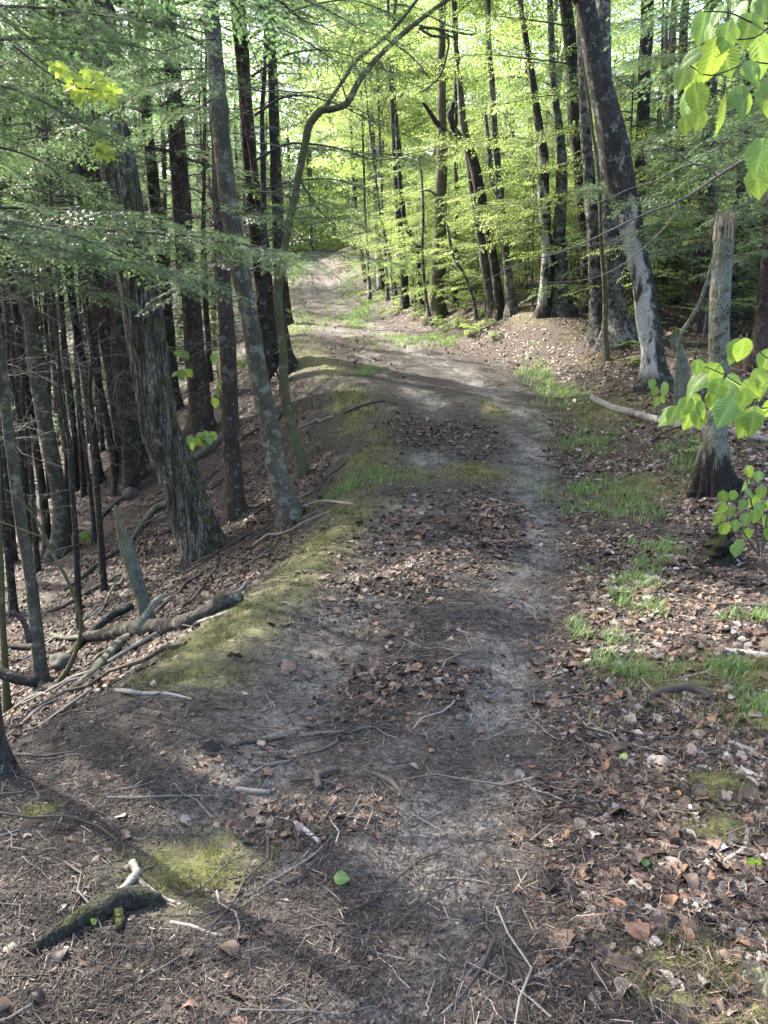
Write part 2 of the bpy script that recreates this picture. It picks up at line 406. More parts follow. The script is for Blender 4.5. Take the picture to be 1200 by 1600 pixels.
def mat_hero_leaf():
    g = NT('fresh_veined_leaf')
    t = g.attr('tint')                      # 0 at the midrib and side veins, 1 between them
    oi = g.n('ShaderNodeObjectInfo').outputs['Random']
    col = g.mix(t, (0.22, 0.33, 0.085), (0.090, 0.20, 0.030))
    hs = g.n('ShaderNodeHueSaturation', i_Hue=g.math('ADD', 0.49, g.math('MULTIPLY', oi, 0.025)), i_Saturation=0.95, i_Value=g.math('ADD', 0.8, g.math('MULTIPLY', oi, 0.4)), i_Color=col)
    sh = g.bsdf(hs.outputs[0], 0.42, g.noise(g.obj(), 160, 3), 0.15, 0.002, 0.5)
    tr = g.n('ShaderNodeBsdfTranslucent'); g.put(tr.inputs[0], g.mix(t, (0.38, 0.48, 0.09), (0.22, 0.38, 0.035)))
    mx = g.n('ShaderNodeMixShader'); mx.inputs[0].default_value = 0.5
    g.put(mx.inputs[1], sh); g.put(mx.inputs[2], tr.outputs[0])
    return g.done(mx.outputs[0])
M['hero'] = mat_hero_leaf()

# ------------------------------------------------------------------ world, sun
SUN_AZ, SUN_EL = R(-52), R(46)             # azimuth from +Y towards +X
w = bpy.data.worlds.new("World"); C.world = w; w.use_nodes = True
nt = w.node_tree; nt.nodes.clear()
sky = nt.nodes.new('ShaderNodeTexSky'); sky.sky_type = 'NISHITA'; sky.sun_disc = False
sky.sun_elevation = SUN_EL; sky.sun_rotation = SUN_AZ; sky.air_density = 1.0; sky.dust_density = 4.5; sky.ozone_density = 1.0
bg = nt.nodes.new('ShaderNodeBackground'); bg.inputs[1].default_value = 0.15
wo = nt.nodes.new('ShaderNodeOutputWorld')
nt.links.new(sky.outputs[0], bg.inputs[0]); nt.links.new(bg.outputs[0], wo.inputs[0])
sl = bpy.data.lights.new('sun', 'SUN'); sl.energy = 4.0; sl.angle = R(0.53); sl.color = (1.0, 0.93, 0.82)
so = bpy.data.objects.new('sun', sl); COL.objects.link(so)
sd = Vector((math.sin(SUN_AZ) * math.cos(SUN_EL), math.cos(SUN_AZ) * math.cos(SUN_EL), math.sin(SUN_EL)))
so.rotation_euler = sd.to_track_quat('Z', 'Y').to_euler(); so.location = (-20, 10, 30)

C.view_settings.view_transform = 'Standard'; C.view_settings.look = 'None'
C.view_settings.exposure = 2.7; C.view_settings.gamma = 1.0
C.render.engine = 'CYCLES'
cy = C.cycles
cy.use_denoising = True; cy.max_bounces = 7; cy.diffuse_bounces = 4; cy.glossy_bounces = 2; cy.transmission_bounces = 5; cy.transparent_max_bounces = 4
cy.sample_clamp_indirect = 6.0; cy.caustics_reflective = False; cy.caustics_refractive = False

# ------------------------------------------------------------------ ground
def blobs(x, y, lst):
    r = 0
    for px, py, sx, sy in lst:
        c = hit(px, py)
        r = np.maximum(r, np.exp(-(((x - c[0]) / sx) ** 2 + ((y - c[1]) / sy) ** 2)))
    return r
MOSSB = [(310, 1360, .22, .20), (335, 1330, .10, .16), (740, 738, .42, .42), (640, 742, .35, .35), (1130, 1235, .22, .16), (1080, 1050, .45, .35), (1190, 1050, .4, .4), (1075, 1500, .22, .16), (1130, 1560, .25, .16), (1110, 1300, .16, .10), 
         (1000, 760, .5, .6), (960, 640, .6, .9), (280, 1010, .28, .35), (310, 1060, .25, .2), (1180, 1120, .3, .3), (770, 640, .2, .7), (60, 1270, .07, .05)]
LEAFB = [(560, 860, .55, .9), (700, 815, .75, .9), (770, 850, .35, .7), (620, 900, .4, .4), (640, 680, .5, .9), (720, 690, .5, .7), (620, 1090, .3, .3), (690, 1080, .25, .22), (430, 1290, .18, .10), (560, 1270, .2, .10), (560, 560, .7, 1.2), (860, 560, .8, 1.0), (480, 500, .8, 3), (740, 545, 1.2, .8)]
GRASSB = [(985, 910, .16, .30), (925, 1000, .13, .16), (960, 1040, .12, .10), (1010, 880, .12, .14), (940, 770, .40, .55), (990, 800, .25, .3), (920, 690, .4, .6), (880, 620, .35, .8), (1000, 950, .14, .2), (1180, 970, .22, .12), (1185, 1100, .12, .2), (1025, 860, .14, .15), (840, 590, .3, .8), (660, 530, 1.2, 1.0), (590, 745, .12, .2), (575, 580, .2, .35), (530, 770, .15, .25), (1080, 720, .3, .5), (470, 505, .8, 4), (1130, 1050, .16, .07), (560, 500, .5, 3), (580, 470, .6, 3), (552, 440, .6, 5), (462, 425, .4, 4), (1010, 1060, .12, .1)]

def masks(x, y):
    u, w = uvw(x, y)
    tr = np.interp(y, YG, TR); tl = np.interp(y, YG, TL)
    n = fbm(x * 1.3, y * 0.9, 31, 4); n2 = fbm(x * 3.5, y * 2.5, 47, 3)
    far = sstep(22, 32, y)
    track = np.clip(0.95 * np.exp(-((x - tr) / 0.33) ** 2) * np.clip(0.8 + 0.9 * n2, 0.25, 1) + np.exp(-((x - tl) / 0.28) ** 2) * np.clip(0.35 + 0.9 * n, 0, 0.85), 0, 1)
    track = track * (1 - .65 * sstep(13, 20, y)) * (y > 1.2) * sstep(0.1, -0.25, np.maximum(u, w)) * (1 - 0.5 * blobs(x, y, LEAFB[:7]))
    edge_m = np.exp(-((u + 0.05) / 0.36) ** 2) * sstep(3.4, 4.2, y) * np.clip(0.75 + 0.8 * n, 0, 1)
    moss = np.clip(np.maximum(blobs(x, y, MOSSB), edge_m), 0, 1)
    moss = np.maximum(moss, 0.4 * sstep(0.3, 1.0, w) * np.clip(n * 1.6, 0, 1) * sstep(4, 9, y))
    leafy = np.clip(np.maximum.reduce([blobs(x, y, LEAFB), sstep(-0.05, 0.25, w) * 0.95, sstep(0.1, 0.9, u), .5 * sstep(15, 19, y)]), 0, 1)
    return track, moss, leafy

Yr = np.concatenate([np.linspace(-8, 0.6, 24), 0.8 * np.exp(np.linspace(0, math.log(190), 720))])
t = np.linspace(-1, 1, 761)
Xc = 0.62 * np.sinh(t * 5.4)
GX, GY = np.meshgrid(Xc, Yr)
GX = GX - 0.3
GZ = T(GX, GY)
tk, ms, lf = masks(GX, GY)
idx = np.arange(GX.size).reshape(GX.shape)
Q = np.stack([idx[:-1, :-1], idx[:-1, 1:], idx[1:, 1:], idx[1:, :-1]], -1)
cx = (GX[:-1, :-1] + GX[1:, 1:]) / 2; cyy = (GY[:-1, :-1] + GY[1:, 1:]) / 2
uu, ww = uvw(cx, cyy)
road = (np.maximum(uu, ww) < 0) & (cyy < 75)
GZ = GZ + ms * (.012 + .016 * fbm(GX * 7, GY * 7, 61, 3)) * (GY > 0)
V = np.stack([GX, GY, GZ], -1).reshape(-1, 3)
def sub(mask):
    q = Q[mask]; ids = np.unique(q); mp = np.zeros(len(V), np.int64); mp[ids] = np.arange(len(ids))
    return V[ids], mp[q], dict(track=tk.ravel()[ids], moss=ms.ravel()[ids], leafy=lf.ravel()[ids])
for nm, m_ in (('dirt_track', road), ('ground', ~road)):
    v_, q_, a_ = sub(m_)
    tag(obj(nm, mesh(nm, v_, q_, [M['soil']], attrs=a_)), kind='structure')

def slope_frame(x, y):
    e = 0.05
    dx = (T(x + e, y, False) - T(x - e, y, False)) / (2 * e); dy = (T(x, y + e, False) - T(x, y - e, False)) / (2 * e)
    n = norm(np.stack([-dx, -dy, np.ones_like(dx)], -1))
    return n

def scatter(n, y0, y1, p, xm=0.58, pad=0.7):
    """Random ground points, thinning with distance (density ~ 1/Y^p), within and a little beyond the view."""
    a = rng.random(n)
    if abs(p - 2) < 1e-6: y = y0 * (y1 / y0) ** a
    else:
        k = 2 - p; y = (y0 ** k + a * (y1 ** k - y0 ** k)) ** (1 / k)
    x = (rng.random(n) * 2 - 1) * (xm * y + pad) / 1.0
    keep = rng.random(n) < (xm * y + pad) / (xm * y + pad)
    return x[keep], y[keep]

def leaves_mesh(x, y, z, nrm, L, Wd, tint, rows=5, lift=0.006, tilt=0.26, curl=1.0, cols=3):
    """Batch of curled dead leaves lying on the ground."""
    N = len(x)
    a = rng.random(N) * 2 * np.pi
    ax = np.stack([np.cos(a), np.sin(a), np.zeros(N)], -1)
    nn = norm(nrm + rng.normal(0, tilt, (N, 3)) * np.array([1, 1, 0.2]))
    ax = norm(ax - nn * (ax * nn).sum(-1, keepdims=True)); bx = np.cross(nn, ax)
    s = np.linspace(-0.5, 0.5, rows)
    prof = np.sqrt(np.clip(1 - (2 * np.abs(s)) ** 2.2, 0, 1)) * 0.5
    prof[0] = 0.02; prof[-1] = 0.03
    c = np.linspace(-1, 1, cols)
    cu = rng.normal(0.1, 0.6, N) * curl; fo = rng.normal(0.08, 0.30, N) * curl; tw = rng.normal(0, 0.4, N) * curl
    pos_l = s[None, :, None] * L[:, None, None]
    lob = 1 + 0.25 * np.sin(np.arange(rows) * 2.4)[None, :, None] * rng.random(N)[:, None, None]
    pos_w = c[None, None, :] * prof[None, :, None] * Wd[:, None, None] * lob
    hz = (cu[:, None, None] * (s[None, :, None] ** 2) * L[:, None, None] * 1.1 + fo[:, None, None] * np.abs(pos_w) + tw[:, None, None] * pos_w * s[None, :, None] * 1.5
          + rng.normal(0, 0.03, (N, rows, cols)) * L[:, None, None] * curl)
    hz = hz - hz.min(axis=(1, 2), keepdims=True) * 0.8
    P = np.stack([x, y, z + lift], -1)[:, None, None, :] + pos_l[..., None] * ax[:, None, None, :] + pos_w[..., None] * bx[:, None, None, :] + hz[..., None] * nn[:, None, None, :]
    ids = np.arange(N * rows * cols).reshape(N, rows, cols)
    q = np.stack([ids[:, :-1, :-1], ids[:, :-1, 1:], ids[:, 1:, 1:], ids[:, 1:, :-1]], -1).reshape(-1, 4)
    tt = np.clip(tint[:, None, None] + rng.normal(0, 0.03, (N, rows, cols)), 0, 1)
    return P.reshape(-1, 3), q, tt.ravel()

def leaf_density(x, y):
    u, w = uvw(x, y)
    _, moss, _ = masks(x, y)
    tr = np.interp(y, YG, TR)
    n = fbm(x * 1.7, y * 1.3, 77, 4)
    d = 0.012 + 0.04 * np.clip(n, 0, 1)
    d = np.maximum(d, blobs(x, y, LEAFB) * np.clip(0.75 + 0.8 * n, 0.15, 1))
    d = np.maximum(d, sstep(-0.35, 0.25, w) * np.clip(0.75 + 0.7 * n, 0.1, 1))
    d = np.maximum(d, sstep(0.15, 1.0, u) * np.clip(0.6 + 0.6 * n, 0.1, 1))
    d = np.maximum(d, .5 * sstep(16, 19, y) * np.clip(.4 + n, .1, 1))
    d = d * (1 - 0.75 * np.exp(-((x - tr) / 0.2) ** 2)) * (1 - 0.75 * moss)
    d = d * (1 - 0.55 * blobs(x, y, GRASSB))
    return np.clip(d, 0, 1)

mb = MB()
for n, y0, y1, rows, cols, sz, p in ((105000, 1.15, 4.5, 7, 5, 0.62, 1.6), (160000, 4.0, 12, 5, 3, 0.85, 1.6), (130000, 11, 42, 3, 2, 1.25, 1.6)):
    x, y = scatter(n, y0, y1, p)
    k = rng.random(len(x)) < leaf_density(x, y)
    x, y = x[k], y[k]
    z = T(x, y); nr = slope_frame(x, y); u, w_ = uvw(x, y)
    L = sz * rng.lognormal(math.log(0.045), 0.45, len(x)); L = np.clip(L, 0.012, 0.095)
    tn = np.clip(rng.beta(1.15, 1.7, len(x)) + 0.10 * (w_ > 0.2) * (rng.random(len(x)) < 0.4), 0, 1)
    tn = np.where((u < 0) & (w_ < 0), tn * 0.92, np.where(u > 0.3, tn * 0.62, tn))  # ravine leaves tinted darker, shade of the slope put into their colour
    v_, q_, t_ = leaves_mesh(x, y, z, nr, L, L * rng.uniform(0.4, 0.8, len(x)), tn, rows, cols=cols, lift=0.004)
    mb.add(v_, q_, 0, t_)
tag(obj('leaf_litter', mb.mesh('leaf_litter', [M['litter']])), 'loose brown and grey dead leaves strewn over the track, verge and slope', 'leaf litter', kind='stuff')

def strips(x, y, z, nrm, L, Wd, tilt=0.2, lift=0.003):
    N = len(x); a = rng.random(N) * 2 * np.pi
    ax = np.stack([np.cos(a), np.sin(a), np.zeros(N)], -1)
    nn = norm(nrm + rng.normal(0, tilt, (N, 3)))
    ax = norm(ax - nn * (ax * nn).sum(-1, keepdims=True)); bx = np.cross(nn, ax)
    c0 = np.stack([x, y, z + lift + np.abs(rng.normal(0, 0.004, N))], -1)
    h = ax * L[:, None] / 2; v = bx * Wd[:, None] / 2
    P = np.stack([c0 - h - v, c0 - h + v, c0 + h + v, c0 + h - v], 1).reshape(-1, 3)
    return P, np.arange(N * 4).reshape(N, 4)

# needle duff and bark crumbs
mb = MB()
for n, y0, y1, sc in ((190000, 1.1, 5, 0.95), (120000, 4.5, 16, 1.5)):
    x, y = scatter(n, y0, y1, 1.9)
    tk_, ms_, _ = masks(x, y); k = rng.random(len(x)) < (1 - 0.75 * ms_) * (1 - 0.45 * tk_)
    x, y = x[k], y[k]
    L = sc * np.clip(rng.lognormal(math.log(0.018), 0.6, len(x)), 0.005, 0.07); Wd = sc * rng.uniform(0.0012, 0.004, len(x))
    b = (rng.random(len(x)) < 0.12) & (L < .016 * sc); Wd[b] = L[b] * rng.uniform(0.25, 0.6, b.sum())
    v_, q_ = strips(x, y, T(x, y), slope_frame(x, y), L, Wd, 0.3)
    mb.add(v_, q_, 0, np.repeat(np.clip(rng.beta(1.3, 2.2, len(x)), 0, 1), 4))
for n, y0, y1, sc in ((42000, 1.1, 5, 1.0), (26000, 4.5, 14, 1.7)):
    x, y = scatter(n, y0, y1, 1.9); tk_, ms_, _ = masks(x, y); u, w_ = uvw(x, y)
    k = (np.maximum(u, w_) < .15) & (rng.random(len(x)) < (.35 + .65 * tk_) * (1 - .8 * ms_)); x, y, tk_ = x[k], y[k], tk_[k]; N = len(x)
    rad_ = sc * np.clip(rng.lognormal(math.log(.0032), .5, N), .0015, .013)
    o6 = np.array([[1, 0, 0], [-1, 0, 0], [0, 1, 0], [0, -1, 0], [0, 0, .7], [0, 0, -.7]])
    a = rng.random(N) * 6.28; cs, sn_ = np.cos(a)[:, None], np.sin(a)[:, None]
    pv = o6[None] * rng.uniform(.6, 1.4, (N, 6, 1)) * rad_[:, None, None]
    pv = np.stack([pv[..., 0] * cs - pv[..., 1] * sn_, pv[..., 0] * sn_ + pv[..., 1] * cs, pv[..., 2]], -1) + np.stack([x, y, T(x, y) + rad_ * .3], -1)[:, None, :]
    f8 = np.array([[0, 2, 4], [2, 1, 4], [1, 3, 4], [3, 0, 4], [2, 0, 5], [1, 2, 5], [3, 1, 5], [0, 3, 5]])
    mb.add(pv.reshape(-1, 3), (np.arange(N)[:, None, None] * 6 + f8[None]).reshape(-1, 3), 0, np.repeat(np.clip(rng.beta(1.3, 2.2, N) * .8 + .45 * tk_ * rng.random(N), 0, 1), 6))
mbd = mb

for n, y0, y1, sc in ((60000, 1.1, 5, 1.3), (40000, 4.5, 13, 1.9)):          # needles and stems lying over the leaves
    x, y = scatter(n, y0, y1, 1.8); u, w_ = uvw(x, y); k = (w_ > -.3) | (u > .2) | (blobs(x, y, LEAFB) > .4); x, y = x[k], y[k]
    L = sc * np.clip(rng.lognormal(math.log(0.028), .6, len(x)), .008, .09)
    v_, q_ = strips(x, y, T(x, y), slope_frame(x, y), L, sc * rng.uniform(.0009, .0022, len(x)), .25, lift=.014)
    mbd.add(v_, q_, 0, np.repeat(np.clip(rng.beta(1.2, 1.6, len(x)), 0, 1), 4))
tag(obj('forest_debris', mbd.mesh('forest_debris', [M['duff']], False)), 'fine dark needles and bark crumbs matted over the dirt', 'forest debris', kind='stuff')

# small twigs, too many to count
def twig_batch(x, y, z, nr, L, r, k=4, n=5, bend=0.22, up=0.0):
    N = len(x); a = rng.random(N) * 2 * np.pi
    ax = np.stack([np.cos(a), np.sin(a), np.zeros(N)], -1); ax = norm(ax - nr * (ax * nr).sum(-1, keepdims=True)); bx = np.cross(nr, ax)
    s = np.linspace(-0.5, 0.5, n)
    off = np.cumsum(rng.normal(0, bend, (N, n)), 1) * L[:, None] / n * 1.6
    P = np.stack([x, y, z], -1)[:, None, :] + ax[:, None, :] * (s[None, :] * L[:, None])[..., None] + bx[:, None, :] * off[..., None]
    P[..., 2] = T(P[..., 0], P[..., 1]) + r[:, None] * 0.8 + 0.002 + np.abs(rng.normal(0, 0.05, (N, n))) * L[:, None] * 0.5
    rr = r[:, None] * np.linspace(1.1, 0.55, n)[None, :] * rng.uniform(0.8, 1.2, (N, n))
    return tubes(P, rr, k)
mb = MB()
for n, y0, y1, sc in ((8500, 1.1, 4.5, 1.0), (6000, 4.2, 14, 1.3), (5000, 8, 30, 1.9)):
    x, y = scatter(n, y0, y1, 1.75)
    u, w_ = uvw(x, y); _, ms_, _ = masks(x, y)
    keep = rng.random(len(x)) < np.where(u > 0.2, 1.0, 0.85) * (1 - 0.5 * ms_) * (1 - 0.6 * np.clip(y / 8 - 0.4, 0, 1) * ((u < 0.1) & (w_ < 0.1)))
    x, y = x[keep], y[keep]
    L = np.clip(sc * rng.lognormal(math.log(0.085), 0.6, len(x)), 0.025, 0.5); r = np.clip(L * rng.uniform(0.006, 0.016, len(x)), 0.0008, 0.005)
    nr = slope_frame(x, y)
    v_, q_ = twig_batch(x, y, T(x, y), nr, L, r)
    mb.add(v_, q_, 0, np.repeat(np.clip(rng.beta(1.0, 1.7, len(x)), 0, 1), 20))
x, y = scatter(1700, 3.5, 32, 1.2); u, w_ = uvw(x, y); k = (u > 0.35) | ((w_ > 1.4) & (rng.random(len(x)) < .5)); x, y = x[k], y[k]
L = np.clip(rng.lognormal(math.log(0.48), .5, len(x)), .2, 1.8); nr = slope_frame(x, y)
v_, q_ = twig_batch(x, y, T(x, y), nr, L, np.clip(L * rng.uniform(.008, .02, len(x)), .003, .022), 5, 7, .16); mb.add(v_, q_, 0, np.repeat(np.clip(rng.beta(1.5, 1.8, len(x)), 0, 1), 35))
tag(obj('twig_litter', mb.mesh('twig_litter', [M['twig']])), 'countless small dry twigs lying over the track and forest floor', 'twig litter', kind='stuff')

# grass and moss
def blades(x, y, h, wd, lean, n=4):
    N = len(x); z = T(x, y) - 0.004
    a = rng.random(N) * 2 * np.pi; d = np.stack([np.cos(a), np.sin(a), np.zeros(N)], -1); sd_ = np.stack([-np.sin(a), np.cos(a), np.zeros(N)], -1)
    s = np.linspace(0, 1, n)
    P = np.stack([x, y, z], -1)[:, None, :] + d[:, None, :] * (lean[:, None] * h[:, None] * s[None, :] ** 2)[..., None] + np.array([0, 0, 1.0]) * (h[:, None] * (s[None, :] - 0.3 * lean[:, None] * s[None, :] ** 2))[..., None]
    wv = wd[:, None] * (1 - s[None, :] ** 1.5 * 0.95) / 2
    V_ = np.stack([P - sd_[:, None, :] * wv[..., None], P + sd_[:, None, :] * wv[..., None]], 2).reshape(-1, 3)
    ids = np.arange(N * n * 2).reshape(N, n, 2)
    q = np.stack([ids[:, :-1, 0], ids[:, :-1, 1], ids[:, 1:, 1], ids[:, 1:, 0]], -1).reshape(-1, 4)
    return V_, q, n * 2
mb = MB()
for px, py, sx, sy in GRASSB:
    c = hit(px, py)
    area = sx * sy; n = int(min(2600, 200 + 9000 * area / (1 + 0.10 * c[1])))
    nc = max(3, int(n / 26))
    ux, uy = rng.normal(0, 0.62, nc) * sx + c[0], rng.normal(0, 0.62, nc) * sy + c[1]
    i = rng.integers(0, nc, n); sp = 0.03 if c[1] < 7 else 0.07
    x, y = ux[i] + rng.normal(0, sp, n), uy[i] + rng.normal(0, sp, n)
    hh = rng.uniform(0.5, 1.0, nc)[i]
    h = hh * rng.uniform(0.05, 0.15, n) * (1.0 if c[1] < 9 else 1.15)
    v_, q_, m_ = blades(x, y, h, rng.uniform(0.002, 0.0045, n) * (1 + c[1] / 10), rng.uniform(0.1, 1.1, n))
    mb.add(v_, q_, 0, np.repeat(np.clip(rng.beta(2, 2, n) + rng.normal(0, .1, nc)[i], 0, 1), m_))
n = 2600                                                   # stray shoots on the verge
x, y = scatter(n * 3, 2.5, 16, 1.6); u, w_ = uvw(x, y)
k = ((w_ > 0.05) & (w_ < 2.6) & (fbm(x * 2, y * 2, 91, 3) > 0.15)) | ((u > -0.3) & (u < 0.9) & (y > 7) & (fbm(x * 2, y * 2, 92, 3) > 0.35))
x, y = x[k], y[k]; n = len(x)
v_, q_, m_ = blades(x, y, rng.uniform(0.03, 0.11, n), rng.uniform(0.002, 0.004, n) * (1 + y / 8), rng.uniform(0.2, 1.3, n))
mb.add(v_, q_, 0, np.repeat(rng.random(n), m_))
tag(obj('grass', mb.mesh('grass', [M['grass']])), 'bright tufts of young grass along the right verge and road edges', 'grass', kind='stuff')

mb = MB()
x, y = scatter(420000, 1.3, 15, 1.75)
_, ms_, _ = masks(x, y); nz = fbm(x * 9, y * 9, 13, 3)
k = (ms_ > 0.2) & (nz + ms_ * 0.9 > 0.40) & (rng.random(len(x)) < ms_)
x, y = x[k][:110000], y[k][:110000]; n = len(x)
v_, q_, m_ = blades(x, y, rng.uniform(0.020, 0.042, n) * (1 + y / 14), rng.uniform(0.002, 0.005, n) * (1 + y / 6), rng.uniform(0.2, 1.4, n), 2)
mb.add(v_, q_, 0, np.repeat(np.clip(rng.beta(2, 2.4, n), 0, 1), m_))
tag(obj('moss', mb.mesh('moss', [M['moss']])), 'low yellow-green moss along the left shoulder and in verge patches', 'moss', kind='stuff')

# ------------------------------------------------------------------ sticks, logs, stones
def px_path(pts, lift=0.7):
    out = []
    for p in pts:
        if len(p) == 4: q = at(p[0], p[1], p[3]); r = p[2] / ppm(q[1], q[2]) / 2
        else:
            q = hit(p[0], p[1]); r = p[2] / ppm(q[1], q[2]) / 2; q = q + np.array([0, 0, r * lift])
        out.append([*q, r])
    return np.array(out)

def stick_mesh(P, k=7, knob=0.18, step=None, seed=0, tint=0.5, mat='twig', ends=None):
    P = catmull(P, step or max(0.012, P[:, 3].max() * 0.8))
    n = len(P)
    org = P[0, :3].copy()
    th = np.arange(k) / k * 2 * np.pi
    d = 1 + knob * noise3(np.cos(th)[None, :] * 1.3 + seed * 7.7, np.sin(th)[None, :] * 1.3, np.arange(n)[:, None] * 0.45, 3)
    r = np.maximum(P[:, 3], 0.0012)
    V_, q_, c_ = tubes((P[:, :3] - org)[None], r[None], k, d[None], True)
    F4, F3 = q_, c_
    mi = np.concatenate([np.full(len(F3), 1 if ends else 0), np.zeros(len(F4))])
    return org, mesh('stick', V_, [F3, F4], [M[mat]] + ([M[ends]] if ends else []), np.full(len(V_), tint), mi)

_sid = [0]
def stick(name, pts, label, cat, mat='twig', tint=0.5, group=None, k=7, knob=0.18, ends=None, lift=0.7, forks=()):
    _sid[0] += 1
    P = px_path(pts, lift)
    org, me = stick_mesh(P, k, knob, None, _sid[0], tint, mat, ends)
    me.name = name
    o = tag(obj(name, me, None, org), label, cat, group)
    for fpts in forks:
        fo, fm = stick_mesh(px_path(fpts, lift), 6, knob, None, _sid[0] + 50, tint, mat, ends)
        fm.name = 'side_twig'
        obj('side_twig', fm, o, fo - org)
    return o

S = 'fallen sticks on the ground'
stick('fallen_stick', [(800, 1538, 7), (843, 1527, 7), (883, 1507, 7), (903, 1487, 6), (912, 1462, 6), (907, 1448, 4)], 'grey twig curling up like a hook at the right edge of the bottom dirt', 'stick', tint=.72, group=S,
      forks=[[(827, 1447, 4), (843, 1470, 5), (870, 1490, 5), (897, 1510, 4), (923, 1518, 3)]])
stick('fallen_stick', [(1178, 1279, 8), (1165, 1287, 9), (1168, 1307, 9), (1160, 1333, 10), (1133, 1350, 9), (1138, 1374, 7), (1172, 1396, 5)], 'thick pale grey root-like stick bent in an S at the right edge of the photo', 'stick', tint=.72, group=S)
stick('fallen_stick', [(1105, 1402, 4), (1130, 1425, 6), (1150, 1441, 7), (1170, 1454, 8), (1205, 1484, 9)], 'straight grey stick slanting out of the right edge below the S-shaped one', 'stick', tint=.7, group=S)
stick('fallen_log', [(1166, 1520, 36), (1185, 1538, 38), (1220, 1585, 44)], 'stout greenish-grey log end in the bottom right corner', 'log', 'log', group=None, k=16, knob=.12, lift=.4)
stick('fallen_stick', [(1028, 1519, 4), (1050, 1512, 5), (1077, 1507, 5), (1115, 1503, 4)], 'thin pale twig lying across the moss near the bottom right', 'stick', tint=.75, group=S)
stick('fallen_stick', [(1092, 1543, 6), (1107, 1525, 6), (1121, 1510, 5), (1112, 1495, 4), (1101, 1487, 4)], 'short kinked grey twig on the moss beside the bottom right log', 'stick', tint=.78, group=S)
stick('fallen_stick', [(1205, 1194, 7), (1180, 1180, 8), (1156, 1168, 8), (1133, 1160, 6)], 'pale forked stick pointing in from the right edge beside the dead seedling', 'stick', tint=.85, group=S, forks=[[(1150, 1168, 5), (1175, 1163, 6), (1205, 1154, 6)]])
stick('fallen_stick', [(1138, 1168, 6), (1143, 1188, 6), (1152, 1202, 6), (1178, 1222, 7), (1183, 1234, 6), (1173, 1252, 5)], 'pale crooked stick running over the dark moss clump on the right verge', 'stick', tint=.85, group=S)
stick('fallen_stick', [(1098, 1182, 7), (1135, 1172, 9), (1060, 1175, 9), (1020, 1160, 6)][::-1], 'dark weathered branch lying across the right verge leaves', 'stick', tint=.3, group=S)
stick('fallen_stick', [(394, 1398, 4), (425, 1378, 5), (455, 1360, 5), (490, 1338, 5), (515, 1312, 4), (533, 1290, 4), (555, 1262, 4), (567, 1235, 3)], 'long tan stick bowed across the middle of the track', 'stick', tint=.62, group=S)
stick('fallen_stick', [(362, 1302, 8), (400, 1300, 9), (435, 1298, 9), (462, 1289, 8)], 'dark brown peeled stick lying left of the long tan one', 'stick', tint=.28, group=S, ends='freshwood')
stick('fallen_stick', [(458, 1286, 9), (478, 1301, 9), (500, 1319, 8)], 'short pale barkless stick touching the long bowed tan stick', 'stick', tint=.97, group=S)
stick('fallen_stick', [(368, 1236, 10), (395, 1240, 10), (423, 1241, 8)], 'short stubby tan branch piece on the left half of the track', 'stick', tint=.68, group=S, ends='freshwood')
stick('fallen_log', [(48, 1490, 16), (75, 1474, 28), (110, 1452, 34), (150, 1430, 36), (185, 1418, 38), (215, 1410, 38), (250, 1412, 26)], 'dark green mossy log half sunk in the dirt at the lower left', 'log', 'mosslog', k=22, knob=.26, lift=.35,
      forks=[[(183, 1425, 26), (189, 1442, 20), (186, 1456, 14)]])
stick('fallen_stick', [(143, 1421, 11), (160, 1408, 12), (180, 1401, 12), (196, 1390, 13), (210, 1374, 14), (214, 1368, 14), (207, 1352, 13)], 'pale ringed stick resting behind the mossy log', 'stick', tint=.82, group=S, ends='freshwood',
      forks=[[(212, 1371, 6), (232, 1388, 6), (255, 1405, 6), (285, 1416, 5)], [(214, 1374, 6), (226, 1388, 6), (226, 1396, 5), (215, 1402, 5)]])
stick('fallen_stick', [(267, 1443, 6), (300, 1450, 7), (325, 1459, 6), (352, 1464, 4)], 'pale knobbly twig just right of the mossy log', 'stick', tint=.78, group=S)
stick('fallen_stick', [(165, 1480, 8), (195, 1482, 9), (228, 1485, 8)], 'short dark stick below the mossy log among dead leaves', 'stick', tint=.3, group=S)
stick('fallen_stick', [(355, 1170, 7), (375, 1163, 8), (405, 1160, 8), (445, 1154, 6)], 'dark arched stick nearest the left side in the middle of the track', 'stick', tint=.2, group=S)
stick('fallen_stick', [(470, 1152, 5), (500, 1148, 7), (540, 1146, 7), (580, 1138, 6), (650, 1134, 4)], 'long low dark stick lying crosswise on the wet middle track', 'stick', tint=.42, group=S, forks=[[(530, 1150, 5), (524, 1162, 5), (500, 1174, 5), (470, 1180, 4)]])
stick('fallen_stick', [(393, 1210, 6), (418, 1199, 7), (440, 1194, 7), (455, 1190, 5), (467, 1180, 4)], 'wavy grey stick between the stubby tan piece and the arched stick', 'stick', tint=.5, group=S)
stick('fallen_stick', [(527, 1206, 12), (508, 1211, 13), (496, 1219, 12), (500, 1235, 11)], 'dark stick curved like a hook in the wet track', 'stick', tint=.22, group=S)
stick('fallen_stick', [(582, 1210, 6), (600, 1219, 9), (615, 1228, 9), (632, 1250, 5)], 'dark forked twig right of the hooked stick', 'stick', tint=.35, group=S)
stick('fallen_stick', [(440, 1385, 10), (455, 1381, 12), (475, 1371, 9)], 'dark rotten chunk beside the lower end of the long tan stick', 'stick', tint=.18, group=S)
stick('fallen_stick', [(535, 649, 5), (555, 640, 6), (580, 632, 6), (600, 627, 4)], 'dark stick lying on the far left shoulder of the track', 'stick', tint=.2, group=S)
stick('fallen_stick', [(833, 724, 4), (852, 727, 5), (876, 731, 4)], 'small lone stick on the pale right wheel rut', 'stick', tint=.45, group=S)
